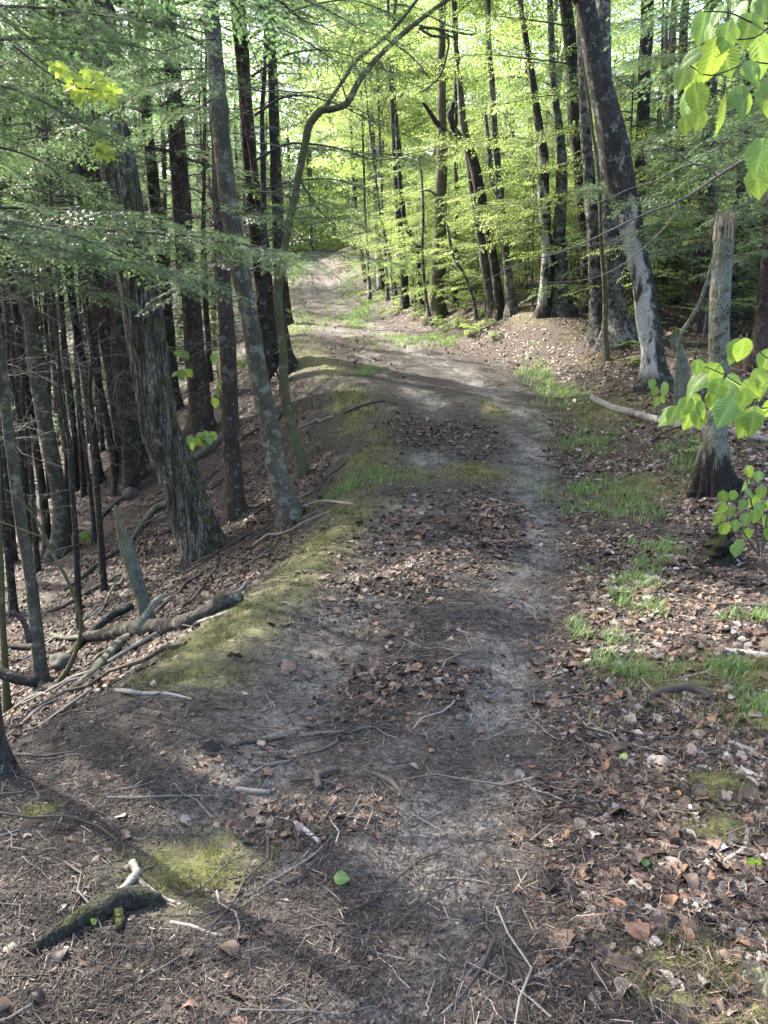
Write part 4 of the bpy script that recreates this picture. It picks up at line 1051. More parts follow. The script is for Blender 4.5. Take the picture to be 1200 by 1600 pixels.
crk, crk_org, crkP = tree('crooked_tree', [(472, 743, 22), (468, 720, 19), (459, 680, 17), (450, 640, 15), (444, 600, 16), (443, 560, 14), (438, 500, 14), (433, 450, 15), (438, 415, 14), (446, 385, 13), (454, 340, 12), (465, 280, 12), (477, 225, 12), (482, 198, 13), (490, 185, 13), (503, 172, 12), (522, 170, 10), (543, 160, 10), (562, 125, 9), (590, 90, 8), (630, 52, 8), (668, 22, 7), (705, -5, 7), (760, -50, 5), (800, -70, 3)],
     'mossbark', 'thin crooked mossy tree arching right over the track', nseg=16, step=.04, flare=.25, knob=.12, fixed=True,
     limbs=[[(505, 172, 7), (530, 135, 6), (560, 92, 6), (602, 58, 6), (640, 15, 5), (665, -20, 4)], [(655, 42, 5), (690, 46, 4), (740, 54, 3), (742, 40, 2)], [(655, 44, 4), (675, 56, 4), (700, 60, 4), (697, 90, 3), (688, 118, 3), (672, 135, 2), (655, 145, 1.5)], [(602, 60, 4), (630, 78, 3), (650, 95, 2), (668, 118, 1.5)], [(454, 340, 4), (430, 355, 3), (400, 368, 2), (375, 372, 1.5)], [(466, 275, 4), (480, 300, 3), (500, 330, 2.5), (525, 352, 1.5)]])
tree('hemlock_tree', [(208, 752, 46), (204, 725, 38), (198, 680, 36), (190, 620, 36), (176, 545, 36), (161, 480, 34), (150, 420, 32), (140, 360, 30), (128, 250, 28), (118, 150, 26)],
     'hemlock', 'sunlit leaning hemlock standing left of the big oak', group=G_RAV, height=17, nseg=26, flare=.3, crown=(HC[0], 6.0, 1.1), dead=14, dead_z=(1.5, 6.5))
tree('hemlock_tree', [(222, 730, 30), (212, 660, 24), (202, 600, 23), (189, 520, 23), (179, 450, 22), (166, 350, 21), (150, 230, 19)],
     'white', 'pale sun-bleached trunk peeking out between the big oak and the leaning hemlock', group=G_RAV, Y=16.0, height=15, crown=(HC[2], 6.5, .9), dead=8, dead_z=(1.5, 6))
tree('hemlock_tree', [(317, 674, 42), (314, 650, 36), (309, 600, 34), (303, 540, 31), (298, 480, 29), (290, 400, 28), (282, 300, 28), (275, 200, 27), (268, 100, 25)],
     'hemlock', 'stout hemlock with a sunlit reddish trunk right of the big oak', group=G_RAV, height=17, nseg=26, crown=(HC[0], 7.0, .8), dead=16, dead_z=(1.5, 6.5))
tree('hemlock_tree', [(276, 655, 20), (269, 570, 17), (262, 480, 17), (250, 380, 18), (240, 300, 19), (230, 190, 18)],
     'darkbark', 'dark slender hemlock showing between the oak and the sunlit reddish trunk', group=G_RAV, Y=18.5, height=16, crown=(HC[1], 6, 1.0), dead=14, dead_z=(1.5, 7))
tree('hemlock_tree', [(430, 575, 46), (424, 550, 38), (415, 500, 34), (410, 440, 31), (401, 350, 27), (391, 250, 23), (384, 150, 21)],
     'darkbark', 'thick dark hemlock on the slope behind the crooked mossy tree', height=17, nseg=24, flare=.5, crown=(HC[2], 6.5, .75), dead=14, dead_z=(1.5, 6.0))
tree('hemlock_tree', [(452, 577, 22), (446, 545, 18), (441, 500, 16), (437, 440, 15), (432, 350, 14), (428, 250, 12)],
     'darkbark', 'narrow dark hemlock with a flared root foot at the track edge', height=14, flare=.7, crown=(HU[1], 6.5, .8), dead=10, dead_z=(1.5, 5.5))
tree('hemlock_tree', [(452, 507, 13), (446, 470, 13), (442, 430, 13), (439, 370, 12), (436, 300, 11)],
     'darkbark', 'short dark trunk at the left edge of the far sunny track', height=13, crown=(HU[1], 6.0, .8), dead=8, dead_z=(1, 5))
tree('hemlock_tree', [(413, 470, 12), (412, 300, 9), (410, 180, 7), (414, 100, 6)], 'darkbark', 'pole-thin black hemlock rising straight in the gap left of the crooked tree', Y=15, height=12, crown=(HU[1], 7.0, .7), dead=14, dead_z=(1.5, 7))
tree('hemlock_tree', [(418, 420, 12), (402, 300, 11), (390, 210, 10), (376, 130, 9)], 'hemlock', 'thin leaning hemlock slanting left behind the pole-thin black one', Y=17, height=12, dead=6, dead_z=(2, 7))

# ravine
for args in (
    ([(48, 848, 22), (45, 775, 18), (37, 650, 18), (26, 550, 17), (15, 440, 17)], 'darkbark', 'nearly black hemlock trunk just right of the foreground sapling'),
    ([(92, 866, 30), (94, 800, 24), (76, 680, 23), (58, 600, 22), (45, 505, 20), (35, 430, 18)], 'grey', 'lichen-dappled hemlock trunk with a mossy sunlit foot in the ravine leaves'),
    ([(124, 757, 18), (107, 700, 15), (93, 625, 14), (85, 525, 14), (78, 430, 12)], 'hemlock', 'thin curved-foot hemlock in the middle of the ravine crowd'),
    ([(156, 752, 15), (141, 650, 13), (131, 575, 12), (116, 487, 12), (105, 400, 11)], 'darkbark', 'slender dark hemlock with leafy sprout at its foot in the ravine'),
    ([(183, 770, 14), (170, 675, 11), (150, 575, 11), (132, 462, 10), (118, 370, 9)], 'darkbark', 'black pole-like hemlock just left of the leaning sunlit one'),
    ([(128, 748, 11), (118, 700, 9), (106, 600, 9), (98, 500, 8)], 'darkbark', 'whip-thin dark trunk beside the thin curved-foot hemlock'),
    ([(74, 868, 15), (66, 760, 12), (52, 675, 12), (40, 600, 12), (25, 500, 11)], 'darkbark', 'dark trunk pressed against the lichen-dappled hemlock'),
    ([(20, 880, 14), (15, 800, 12), (6, 700, 12), (-4, 600, 12), (-15, 480, 11)], 'darkbark', 'dark trunk behind the foreground sapling at the left edge of the photo'),
):
    b = hit(*args[0][0][:2])
    tree('hemlock_tree', args[0], args[1], args[2], group=G_RAV, height=15, nseg=16, flare=.4, crown=(HC[int(args[0][0][0]) % 3], 9.0, .75), dead=10, dead_z=(1.5, 7), dscale=.9)
tree('dead_pole', [(148, 850, 9), (145, 800, 7), (135, 720, 7), (127, 650, 6), (120, 590, 4)], 'darkbark', 'thin dead stake of a tree leaning alone on the ravine leaves', fixed=True, nseg=8)
tree('sapling', [(66, 1072, 25), (64, 1050, 21), (55, 980, 19), (43, 880, 18), (31, 800, 18), (20, 720, 17), (8, 620, 16), (-4, 520, 15), (-20, 400, 14)], 'grey', 'slim olive-grey sapling at the left lip, nearest the camera on that side', nseg=20, step=.04, height=8, flare=.25)
tree('sapling', [(12, 1110, 11), (6, 1000, 10), (2, 900, 10), (-2, 800, 9), (-8, 650, 9)], 'mossbark', 'thin bright-mossy stem at the very left edge of the photo', nseg=12, step=.05, height=7)
tree('sapling', [(88, 1078, 8), (108, 1042, 8), (121, 1010, 7), (126, 975, 6), (117, 935, 6), (102, 900, 5), (84, 868, 5), (62, 820, 4), (35, 785, 3), (10, 765, 2)],
     'mossbark', 'bare crooked mossy stem bending left out of the fallen wood', nseg=8, step=.03, fixed=True, flare=.1,
     limbs=[[(102, 900, 3), (70, 845, 2.5), (40, 830, 2), (0, 815, 1.5)], [(84, 868, 3), (60, 830, 2), (55, 790, 1.5), (60, 760, 1)], [(126, 975, 3), (150, 950, 2), (175, 935, 2), (180, 900, 1.2)]])
tree('broken_snag', [(232, 978, 28), (229, 955, 22), (221, 925, 20), (212, 900, 21), (203, 870, 23), (197, 850, 24), (190, 832, 14), (185, 815, 8), (180, 790, 4)], 'snag', 'broken lichen-grey snag with a ragged top behind the long dark log', 'snag', nseg=48, step=.02, fixed=True, flare=.35, knob=.38, furrow=.16)
tree('hemlock_tree', [(-8, 1205, 44), (-14, 1150, 34), (-22, 1050, 30), (-35, 900, 28), (-60, 600, 26)], 'darkbark', 'dark trunk foot just showing at the left edge by the track', height=13, nseg=24, step=.05, crown=(HC[1], 6.5, .8))

# right bank
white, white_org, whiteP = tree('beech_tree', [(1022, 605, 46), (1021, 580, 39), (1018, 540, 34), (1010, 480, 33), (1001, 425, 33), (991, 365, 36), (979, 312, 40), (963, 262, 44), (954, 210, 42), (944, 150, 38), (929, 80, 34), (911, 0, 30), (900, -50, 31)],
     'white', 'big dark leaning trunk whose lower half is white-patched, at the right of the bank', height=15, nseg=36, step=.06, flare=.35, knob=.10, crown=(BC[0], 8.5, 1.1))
tree('beech_tree', [(966, 532, 50), (963, 505, 40), (960, 470, 34), (957, 420, 34), (955, 350, 31), (951, 280, 29), (947, 190, 26), (943, 90, 24)],
     'beech', 'thick grey trunk with spreading roots, right half of the twin on the mound', height=17, nseg=32, step=.07, flare=.35, crown=(BC[1], 8, 1.1))
tree('beech_tree', [(938, 528, 32), (934, 490, 25), (930, 420, 22), (925, 340, 20), (919, 260, 18), (914, 180, 17)],
     'beech', 'slimmer mottled trunk, left half of the twin on the mound', height=15, nseg=24, flare=.4, crown=(BC[0], 7.5, .8))
tree('dead_pole', [(948, 565, 10), (946, 500, 8), (944, 440, 7), (940, 380, 6), (934, 260, 6), (925, 200, 5), (912, 100, 5), (900, 0, 4)], 'mossbark', 'thin pale yellowish pole standing in front of the twin trunks', 'pole', fixed=True, nseg=10, step=.06, knob=.2)
tree('beech_tree', [(918, 488, 25), (917, 450, 20), (915, 400, 18), (911, 330, 17), (905, 250, 20), (900, 195, 24), (897, 140, 22), (892, 80, 20), (884, 10, 19), (878, -40, 18)],
     'darkbark', 'tall black trunk with a swollen knot left of the leaning patched trunk', height=16, nseg=24, crown=(BC[1], 8, 1.0))
tree('beech_tree', [(880, 488, 32), (878, 470, 25), (876, 420, 22), (874, 370, 20), (877, 320, 19), (878, 270, 18), (875, 220, 15), (868, 150, 12), (862, 80, 10)],
     'beech', 'mottled grey trunk with a mossy foot on top of the mound', height=15, nseg=22, crown=(BC[0], 7, .9))
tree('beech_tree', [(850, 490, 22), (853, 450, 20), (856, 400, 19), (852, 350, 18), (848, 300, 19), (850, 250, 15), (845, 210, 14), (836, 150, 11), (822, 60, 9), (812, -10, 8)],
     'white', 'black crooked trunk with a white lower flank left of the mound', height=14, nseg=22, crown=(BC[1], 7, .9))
tree('beech_tree', [(800, 490, 18), (797, 450, 14), (790, 385, 12), (784, 330, 13), (780, 280, 11), (775, 220, 10), (770, 150, 9), (764, 60, 8)],
     'beech', 'grey forked trunk with pale patches between the black trunk and the leaning pair', height=14, crown=(BC[0], 7, .9), limbs=[[(782, 310, 9), (770, 285, 8), (764, 235, 7), (758, 170, 5)]])
tree('beech_tree', [(771, 492, 19), (767, 465, 16), (760, 425, 15), (752, 380, 14), (745, 330, 14), (736, 275, 13), (727, 210, 12), (722, 170, 11), (715, 100, 9), (709, 20, 8)],
     'grey', 'smooth grey leaning trunk, front of the leaning pair by the bend', height=15, crown=(BC[1], 7.5, .9))
tree('beech_tree', [(782, 494, 18), (776, 440, 14), (768, 390, 14), (760, 345, 15), (750, 300, 17), (741, 260, 17), (732, 232, 15), (715, 210, 11), (706, 190, 9), (708, 160, 7)],
     'darkbark', 'dark moss-sided trunk, back of the leaning pair, with gnarled broken limbs', height=9, fixed=True, limbs=[[(722, 222, 10), (704, 212, 9), (685, 195, 8), (668, 170, 6), (660, 160, 4)], [(708, 200, 9), (702, 180, 8), (704, 172, 6)]])
tree('beech_tree', [(682, 500, 32), (682, 475, 26), (684, 430, 22), (686, 380, 20), (688, 320, 19), (690, 260, 18), (691, 200, 15), (690, 120, 12)],
     'mossbark', 'thick mossy trunk standing closest to the bend in the track', height=16, nseg=22, crown=(BC[0], 7.5, .9))
tree('beech_tree', [(633, 482, 14), (632, 440, 12), (629, 400, 12), (624, 350, 11), (620, 300, 9), (616, 240, 7)], 'darkbark', 'dark lumpy trunk left of the thick mossy one beyond the bend', height=14, crown=(BC[1], 6.5, .8))
tree('beech_tree', [(661, 480, 11), (656, 440, 10), (654, 395, 10), (645, 370, 9), (634, 350, 8), (627, 300, 7), (622, 240, 6), (619, 180, 5)], 'darkbark', 'short dark trunk leaning into its lumpy neighbour beyond the bend', fixed=True)
tree('beech_tree', [(711, 480, 10), (711, 430, 8), (712, 380, 8), (713, 300, 7), (712, 220, 6)], 'darkbark', 'slim dark stem right behind the thick mossy trunk', height=12, crown=(BC[1], 6.5, .7))
tree('sapling', [(745, 500, 6), (736, 455, 5), (722, 422, 5), (708, 400, 5), (698, 350, 4), (688, 315, 3.5), (672, 298, 3), (655, 300, 2)], 'beech', 'thin grey sapling bowed over between mossy trunk and leaning pair', fixed=True, nseg=8)
tree('sapling', [(676, 510, 7), (668, 480, 5), (663, 440, 5), (660, 380, 4.5), (661, 310, 4), (655, 240, 3)], 'beech', 'pale thin sapling in front of the thick mossy trunk', fixed=True, nseg=8)
for px, lab in (([(578, 470, 6), (574, 400, 5), (571, 340, 4)], 'thin pale stem at the far right side of the sunny track'),
                ([(596, 456, 13), (592, 400, 11), (587, 330, 9), (584, 250, 7)], 'pale-barked beech, thickest of the row up the far track'),
                ([(606, 470, 6), (602, 400, 5), (597, 320, 4)], 'thin beech right of the thickest one in the far row'),
                ([(619, 467, 6), (612, 420, 6), (602, 370, 5), (592, 320, 4)], 'thin left-leaning beech nearest the bend in the far row'),
                ([(572, 440, 8), (565, 400, 7), (558, 345, 6), (553, 280, 5)], 'dark left-leaning stem farthest up the far row'),
                ([(503, 383, 6), (501, 350, 5), (499, 320, 4), (497, 260, 3)], 'small white birch stem at the top of the far track'),
                ([(645, 450, 10), (638, 410, 9), (632, 360, 8)], 'pale stem showing behind the lumpy dark trunk')):
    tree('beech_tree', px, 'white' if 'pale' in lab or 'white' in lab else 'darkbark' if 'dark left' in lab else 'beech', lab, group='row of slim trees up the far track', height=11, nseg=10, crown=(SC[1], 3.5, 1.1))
tree('hemlock_tree', [(993, 512, 17), (996, 420, 15), (1000, 300, 17), (1003, 200, 19), (1009, 80, 20), (1013, 0, 19)], 'darkbark', 'dark hemlock trunk behind the big leaning patched trunk', Y=17, height=17, crown=(HC[0], 8.0, .9), dead=8, dead_z=(2, 6))
G_R = 'hemlocks standing in the wood on the right'
tree('hemlock_tree', [(1038, 505, 11), (1040, 430, 10), (1042, 350, 10), (1045, 250, 9)], 'grey', 'thin grey trunk, left of a close pair behind the patched tree', Y=19, height=14, crown=(HC[1], 8, .7), dead=8, dead_z=(1.5, 6), group=G_R)
tree('hemlock_tree', [(1053, 502, 16), (1055, 430, 14), (1058, 350, 15), (1062, 250, 15), (1065, 150, 14)], 'hemlock', 'dark reddish trunk, right of a close pair behind the patched tree', Y=18.5, height=15, crown=(HC[2], 8, .8), dead=10, dead_z=(1.5, 6), group=G_R)
tree('hemlock_tree', [(1088, 532, 36), (1091, 490, 28), (1094, 440, 25), (1098, 380, 25), (1104, 300, 24), (1108, 200, 22), (1110, 80, 20)], 'hemlock', 'stout reddish hemlock left of the orange-topped snag', Y=15.5, height=17, nseg=24, crown=(HC[0], 8, .85), dead=12, dead_z=(1.8, 6), group=G_R)
tree('hemlock_tree', [(1190, 550, 40), (1193, 520, 30), (1196, 470, 25), (1201, 400, 23), (1207, 300, 21), (1212, 180, 19)], 'hemlock', 'dark red hemlock at the right edge with spreading roots', Y=13.0, height=16, nseg=24, flare=.5, crown=(HC[1], 8, .85), dead=8, dead_z=(1.8, 6), group=G_R)
tree('hemlock_tree', [(1140, 520, 18), (1146, 450, 16), (1152, 380, 16), (1158, 300, 15), (1163, 200, 13)], 'darkbark', 'dark hemlock partly hidden right of the orange-topped snag', Y=16.5, height=14, crown=(HC[2], 8, .7), dead=10, dead_z=(1.8, 6), group=G_R)

# hollow snag
sn, sn_org, snP = tree('hollow_snag', [(1116, 768, 64), (1114, 750, 57), (1113, 725, 48), (1114, 700, 41), (1117, 670, 33), (1120, 620, 33), (1122, 560, 32), (1125, 480, 31), (1128, 420, 30), (1131, 375, 30), (1132, 350, 29)],
     'hollow', 'dead lichen-spotted snag with torn orange top and black hollow foot', 'snag', nseg=72, step=.025, flare=.12, knob=.09, fixed=True, jag=0.07, lobes=3)
Ysn = sn_org[1]
b_ = MB()
for k_ in range(120):                                        # torn wood at the top, tallest at the back
    a_ = rng.uniform(0, 6.28); rr_ = .088 * math.sqrt(rng.uniform(.35, 1)); top_ = at(1132, 352, Ysn)
    a0 = np.array([top_[0] + math.cos(a_) * rr_, Ysn + math.sin(a_) * rr_, top_[2] - .03]); hgt = rng.uniform(.05, .13) + .09 * max(0, math.cos(a_ - .6)) * rng.random() + (.16 if k_ == 9 else 0)
    P_ = np.array([a0 - [0, 0, .10], a0 + [0, 0, .4 * hgt], a0 + [rng.normal(0, .006), rng.normal(0, .006), hgt]]) - sn_org
    V_, q_ = tubes(P_[None], np.array([[.0075, .0055, .0008]]) * rng.uniform(.6, 1.5), 5); b_.add(V_, q_, 0, rng.uniform(.15, .85))
obj('torn_wood', b_.mesh('torn_wood', [M['freshwood']]), sn)
tree('broken_snag', [(1066, 622, 19), (1069, 590, 17), (1066, 560, 16), (1057, 535, 16), (1049, 518, 14)], 'snag', 'short bent broken stub behind the white-patched trunk', 'snag', fixed=True, nseg=16, step=.05, jag=.05)
tree('dead_pole', [(1062, 533, 7), (1075, 505, 7), (1092, 475, 6), (1104, 440, 6), (1114, 405, 4)], 'snag', 'pale dead pole leaning between the bent stub and the orange-topped snag', 'pole', Y=10.5, fixed=True, nseg=8)
c0 = hit(1128, 880)
def rot_stump():
    P = px_path([(1130, 880, 34), (1128, 840, 40), (1126, 810, 44), (1124, 785, 40)], 0)
    P = np.array([[c0[0], c0[1], c0[2] - .12, .10], [c0[0], c0[1] + .02, c0[2] + .06, .09], [c0[0] - .01, c0[1] + .05, c0[2] + .16, .075], [c0[0] - .02, c0[1] + .08, c0[2] + .24, .05]])
    org, me = stick_mesh(P, 40, .75, .012, 5, .35, 'mosslog'); me.name = 'rotten_stump'
    return tag(obj('rotten_stump', me, None, org), 'low rotten mossy stump crumbling below the hollow snag', 'stump')
rot_stump()

# ------------------------------------------------------------------ hemlock limbs reaching into view
def px_limb(pts, step=.12):
    """pts: (px, py, Y)"""
    return catmull(np.array([[*at(a, b, c), 0.0] for a, b, c in pts]), step)[:, :3]

def bough(root, org, pts, rad, spl, gap=.075, start=.05, tpls=HS_F, seed=0, dens=1.0, tw=.25):
    mb = MB(); hemlock_limb(mb, px_limb(pts), rad, spl, tpls, gap, start, np.random.default_rng(seed), tw, dens)
    me = mb.mesh('bough', [M['needle'], M['twig']])
    o = obj('bough', me, root, -Vector(org)); return o

# a hemlock rooted in the ravine just outside the left of the frame
xh, yh = -4.3, 5.6
zh = float(T(xh, yh))
Ph = np.array([[xh, yh, zh - .3, .19], [xh, yh, zh, .18], [xh + .05, yh, zh + 2, .16], [xh, yh + .05, zh + 5, .13], [xh, yh, zh + 9, .08], [xh, yh, zh + 13, .02]])
oh, mh, PPh = trunk_mesh(Ph, zh, 20, .15, .4, 0, .06, 'hemlock', 0, 3)
near = empty('hemlock_tree', oh, 'hemlock standing just out of view whose drooping green boughs hang across the left side', 'tree')
obj('trunk', mh, near)
c = obj('crown', HC[1], near, (0, 0, 6.2)); c.rotation_euler[2] = 1.0
for i, (pts, rad, spl, gap) in enumerate((
    ([(-330, 360, 5.6), (-100, 350, 5.7), (60, 352, 5.8), (200, 362, 5.9), (330, 372, 5.95), (430, 392, 6.0)], .020, .56, .075),
    ([(-330, 330, 5.6), (-100, 345, 5.3), (40, 380, 5.1), (150, 400, 5.0), (280, 425, 4.9)], .018, .48, .075),
    ([(-330, 350, 5.6), (-140, 330, 6.2), (20, 325, 6.6), (150, 330, 6.7), (240, 345, 6.7)], .018, .56, .08),
    ([(-330, 330, 5.6), (-140, 335, 5.0), (0, 345, 4.8), (110, 368, 4.7), (190, 400, 4.7)], .016, .46, .085),
    ([(-330, 200, 5.6), (-140, 110, 6.4), (0, 100, 6.6), (90, 95, 6.6), (150, 110, 6.6)], .016, .48, .05),
    ([(-330, 100, 5.6), (-120, 70, 5.7), (40, 60, 5.8), (150, 62, 5.9), (250, 80, 6.0)], .020, .48, .060),
    ([(-330, 60, 5.6), (-120, 20, 5.3), (20, 10, 5.2), (130, 20, 5.2), (240, 36, 5.2)], .018, .48, .06),
    ([(-330, 150, 5.6), (-150, 140, 5.2), (-20, 130, 5.0), (70, 160, 4.9), (140, 205, 4.85)], .016, .42, .060),
    ([(-330, 240, 5.6), (-150, 220, 5.6), (-30, 225, 5.6), (60, 250, 5.6), (120, 300, 5.6)], .016, .44, .060),
    ([(-330, 280, 5.6), (-150, 270, 6.4), (-20, 240, 6.9), (70, 215, 7.2), (130, 190, 7.3)], .016, .5, .07),
    ([(-330, 420, 5.6), (-150, 415, 5.4), (-20, 420, 5.3), (70, 435, 5.2), (150, 455, 5.1)], .014, .36, .07),
    ([(-330, 0, 5.6), (-120, -60, 6.0), (60, -70, 6.2), (230, -45, 6.4), (380, 0, 6.5)], .018, .55, .07),
)):
    bough(near, oh, pts, rad, spl, gap, .12, HS_F, 700 + i)

# boughs of the red-barked hemlock and of the thick dark one
for i, (pts, rad, spl, gap) in enumerate((
    ([(345, 300, 8.2), (380, 335, 8.0), (440, 330, 7.9), (500, 318, 7.8), (540, 322, 7.7)], .010, .36, .07),
    ([(350, 360, 8.2), (390, 385, 7.9), (430, 392, 7.7), (470, 400, 7.6)], .009, .32, .07),
    ([(338, 110, 8.2), (300, 125, 7.8), (250, 130, 7.5), (200, 150, 7.2), (185, 190, 7.0)], .014, .46, .06),
    ([(336, 60, 8.2), (290, 70, 7.9), (240, 90, 7.6), (205, 130, 7.4)], .014, .46, .06),
    ([(338, 150, 8.2), (300, 175, 8.0), (265, 180, 7.8), (240, 215, 7.7)], .012, .42, .065),
    ([(334, 20, 8.2), (400, 30, 8.4), (470, 60, 8.6), (530, 100, 8.8)], .014, .5, .075),
    ([(335, -30, 8.2), (410, -20, 8.0), (500, 10, 7.8), (570, 50, 7.7)], .014, .5, .075),
    ([(352, 395, 8.2), (320, 415, 7.8), (290, 430, 7.5), (262, 470, 7.3)], .009, .34, .07),
)):
    bough(hem, hem_org, pts, rad, spl, gap, .1, HS_F, 730 + i)
dk = [o for o in COL.objects if o.get('label', '').startswith('thick dark hemlock')][0]
for i, (pts, rad, spl, gap) in enumerate((
    ([(400, 250, 12), (450, 225, 12), (520, 230, 12), (590, 250, 12), (640, 240, 12)], .02, .6, .11),
    ([(398, 180, 12), (450, 150, 11.8), (520, 160, 11.6), (580, 190, 11.5)], .02, .6, .11),
    ([(404, 300, 12), (450, 285, 12.4), (520, 280, 12.8), (580, 300, 13)], .018, .5, .11),
    ([(392, 120, 12), (450, 85, 12), (520, 80, 12), (600, 110, 12)], .02, .65, .11),
    ([(410, 430, 12), (450, 395, 13), (520, 392, 14), (590, 405, 15), (625, 412, 15.5)], .012, .42, .10),
    ([(390, 60, 12), (450, 20, 12), (540, 0, 12), (610, 20, 12)], .02, .65, .11),
    ([(409, 380, 12), (450, 345, 12.6), (520, 340, 13.2), (560, 352, 13.6)], .014, .42, .10),
)):
    bough(dk, dk.location, pts, rad, spl, gap, .2, HS_C, 750 + i)
# a hemlock just outside the right of the frame
xr_h, yr_h = 6.3, 10.2; zr_h = float(T(xr_h, yr_h))
orr, mr, _ = trunk_mesh(np.array([[xr_h, yr_h, zr_h - .3, .2], [xr_h, yr_h, zr_h, .19], [xr_h, yr_h, zr_h + 4, .15], [xr_h, yr_h, zr_h + 13, .03]]), zr_h, 20, .2, .4, 0, .06, 'hemlock', 0, 5)
nearr = empty('hemlock_tree', orr, 'hemlock standing just out of view whose sprays fill the upper right behind the big leaves', 'tree')
obj('trunk', mr, nearr)
for i, (pts, spl) in enumerate((([(1375, 60, 10.2), (1250, 50, 10.0), (1150, 70, 9.8), (1060, 110, 9.7)], .6), ([(1375, 120, 10.2), (1260, 120, 10.4), (1160, 150, 10.6), (1070, 200, 10.8)], .6), ([(1375, 160, 10.2), (1270, 160, 9.8), (1190, 190, 9.5), (1110, 240, 9.4)], .55), ([(1375, 220, 10.2), (1270, 220, 10.4), (1180, 240, 10.6), (1080, 275, 10.8)], .55),
    ([(1375, 270, 10.2), (1270, 275, 10.0), (1200, 300, 9.8), (1150, 330, 9.7)], .5), ([(1375, 0, 10.2), (1270, -20, 10.4), (1150, -10, 10.6), (1030, 30, 10.8)], .65), ([(1375, -60, 10.2), (1250, -80, 9.8), (1130, -60, 9.6), (1040, -10, 9.5)], .65), ([(1375, 330, 10.2), (1280, 335, 10.2), (1215, 360, 10.2), (1170, 400, 10.1)], .45), ([(1375, 240, 10.2), (1280, 230, 11), (1180, 220, 11.8), (1090, 230, 12.4), (1030, 260, 12.6)], .55))):
    bough(nearr, orr, pts, .016, spl, .08, .1, HS_C, 860 + i)
# small green sprig on the leaning hemlock by the rock
lean = [o for o in COL.objects if o.get('label', '').startswith('sunlit leaning hemlock')][0]
Yl = lean.location.y - .25
for i, pts in enumerate(([(190, 640, Yl), (200, 632, Yl - .1), (212, 640, Yl - .2)], [(188, 655, Yl), (199, 655, Yl - .1), (207, 668, Yl - .2)])):
    bough(lean, lean.location, pts, .008, .42, .08, .0, HS_C, 770 + i)
# right-hand boughs in front of the patched trunk
rk = [o for o in COL.objects if o.get('label', '').startswith('dark hemlock trunk behind the big')][0]
st = [o for o in COL.objects if o.get('label', '').startswith('stout reddish hemlock')][0]
er = [o for o in COL.objects if o.get('label', '').startswith('dark red hemlock at the right edge')][0]
for root_, lst in ((rk, (([(998, 330, 17), (960, 300, 15), (935, 290, 13.5), (915, 300, 12.5)], .5), ([(998, 360, 17), (1010, 330, 14.5), (1000, 310, 12), (985, 320, 11.3)], .5), ([(1004, 150, 17), (960, 120, 16), (930, 110, 15.5)], .6))),
                   (st, (([(1100, 330, 15.5), (1060, 330, 13.5), (1030, 350, 12), (1000, 380, 11.2)], .5), ([(1103, 260, 15.5), (1050, 230, 14.5), (1000, 220, 14)], .6), ([(1108, 130, 15.5), (1060, 95, 14), (1010, 90, 13)], .65),
                         ([(1105, 200, 15.5), (1150, 170, 14), (1190, 170, 13)], .65), ([(1108, 60, 15.5), (1060, 30, 14), (1000, 30, 13)], .65), ([(1100, 380, 15.5), (1070, 385, 14.5), (1030, 400, 13.5)], .5))),
                   (er, (([(1203, 330, 13), (1160, 330, 12), (1110, 350, 11.5)], .5), ([(1206, 280, 13), (1150, 260, 12), (1090, 270, 11.5)], .55), ([(1203, 390, 13), (1160, 400, 12.3), (1120, 420, 12)], .45), ([(1208, 220, 13), (1150, 200, 12.3), (1100, 190, 12)], .55)))):
    for i, (pts, spl) in enumerate(lst):
        bough(root_, root_.location, pts, .014, spl, .10, .1, HS_C, 790 + i + int(pts[0][0]))

# ------------------------------------------------------------------ understory and background trees, copied from a few kinds
def road_clear(x, y):
    u, w_ = uvw(x, y); return max(float(u), float(w_))

def make(name, label, cat, parts, group=None):
    root = empty(name, (0, 0, 0), label, cat, group)
    for nm, me, loc, sc in parts:
        o = obj(nm, me, root, loc); o.scale = (sc, sc, sc)
    return root
def straight_trunk(seed, h, r0, mat):
    r = np.random.default_rng(seed); n = 9
    P = np.array([[.04 * h * math.sin(f * 2.2 + seed) * f + .03 * r.normal(), .05 * r.normal(), h * f - (0.3 if f == 0 else 0), r0 * (1 - .75 * f)] for f in np.linspace(0, 1, n)])
    P[0, :2] = P[1, :2] = 0
    _, me, _ = trunk_mesh(P, 0.0, 14, .25, .4, 0, .06, mat, 0, seed); return me
TK = [straight_trunk(601, 15, .17, 'hemlock'), straight_trunk(602, 13, .12, 'darkbark'), straight_trunk(603, 14, .15, 'beech'), straight_trunk(604, 12, .10, 'grey')]

_first = {}
def place(kind, x, y, rz, sc, label, group, builder):
    if kind not in _first:
        _first[kind] = builder(); o = _first[kind]
    else: o = copy_tree(_first[kind])
    o.location = (x, y, float(T(x, y)) - .05); o.rotation_euler = (0, 0, rz); o.scale = (sc, sc, sc)
    o['label'] = label; o['group'] = group
    return o
def hemlock_maker(v, tk, z0, ndead):
    def f():
        root = make('hemlock_tree', 'x', 'tree', [('trunk', TK[tk], (0, 0, 0), 1), ('crown', HC[v], (0, 0, z0), .95)])
        r = np.random.default_rng(v * 7 + tk)
        for i in range(ndead):
            d = obj('dead_branch', DB[r.integers(5)], root, (0, 0, r.uniform(1.5, z0 + 2))); d.rotation_euler = (0, r.normal(.05, .15), r.uniform(0, 6.28)); s = r.uniform(.6, 1.1); d.scale = (s, s, s)
        return root
    return f
def sap_maker(v):
    return lambda: make('beech_sapling', 'x', 'sapling', [('stem', SS[v], (0, 0, 0), 1), ('crown', SC[v], (0, 0, 0), 1)])
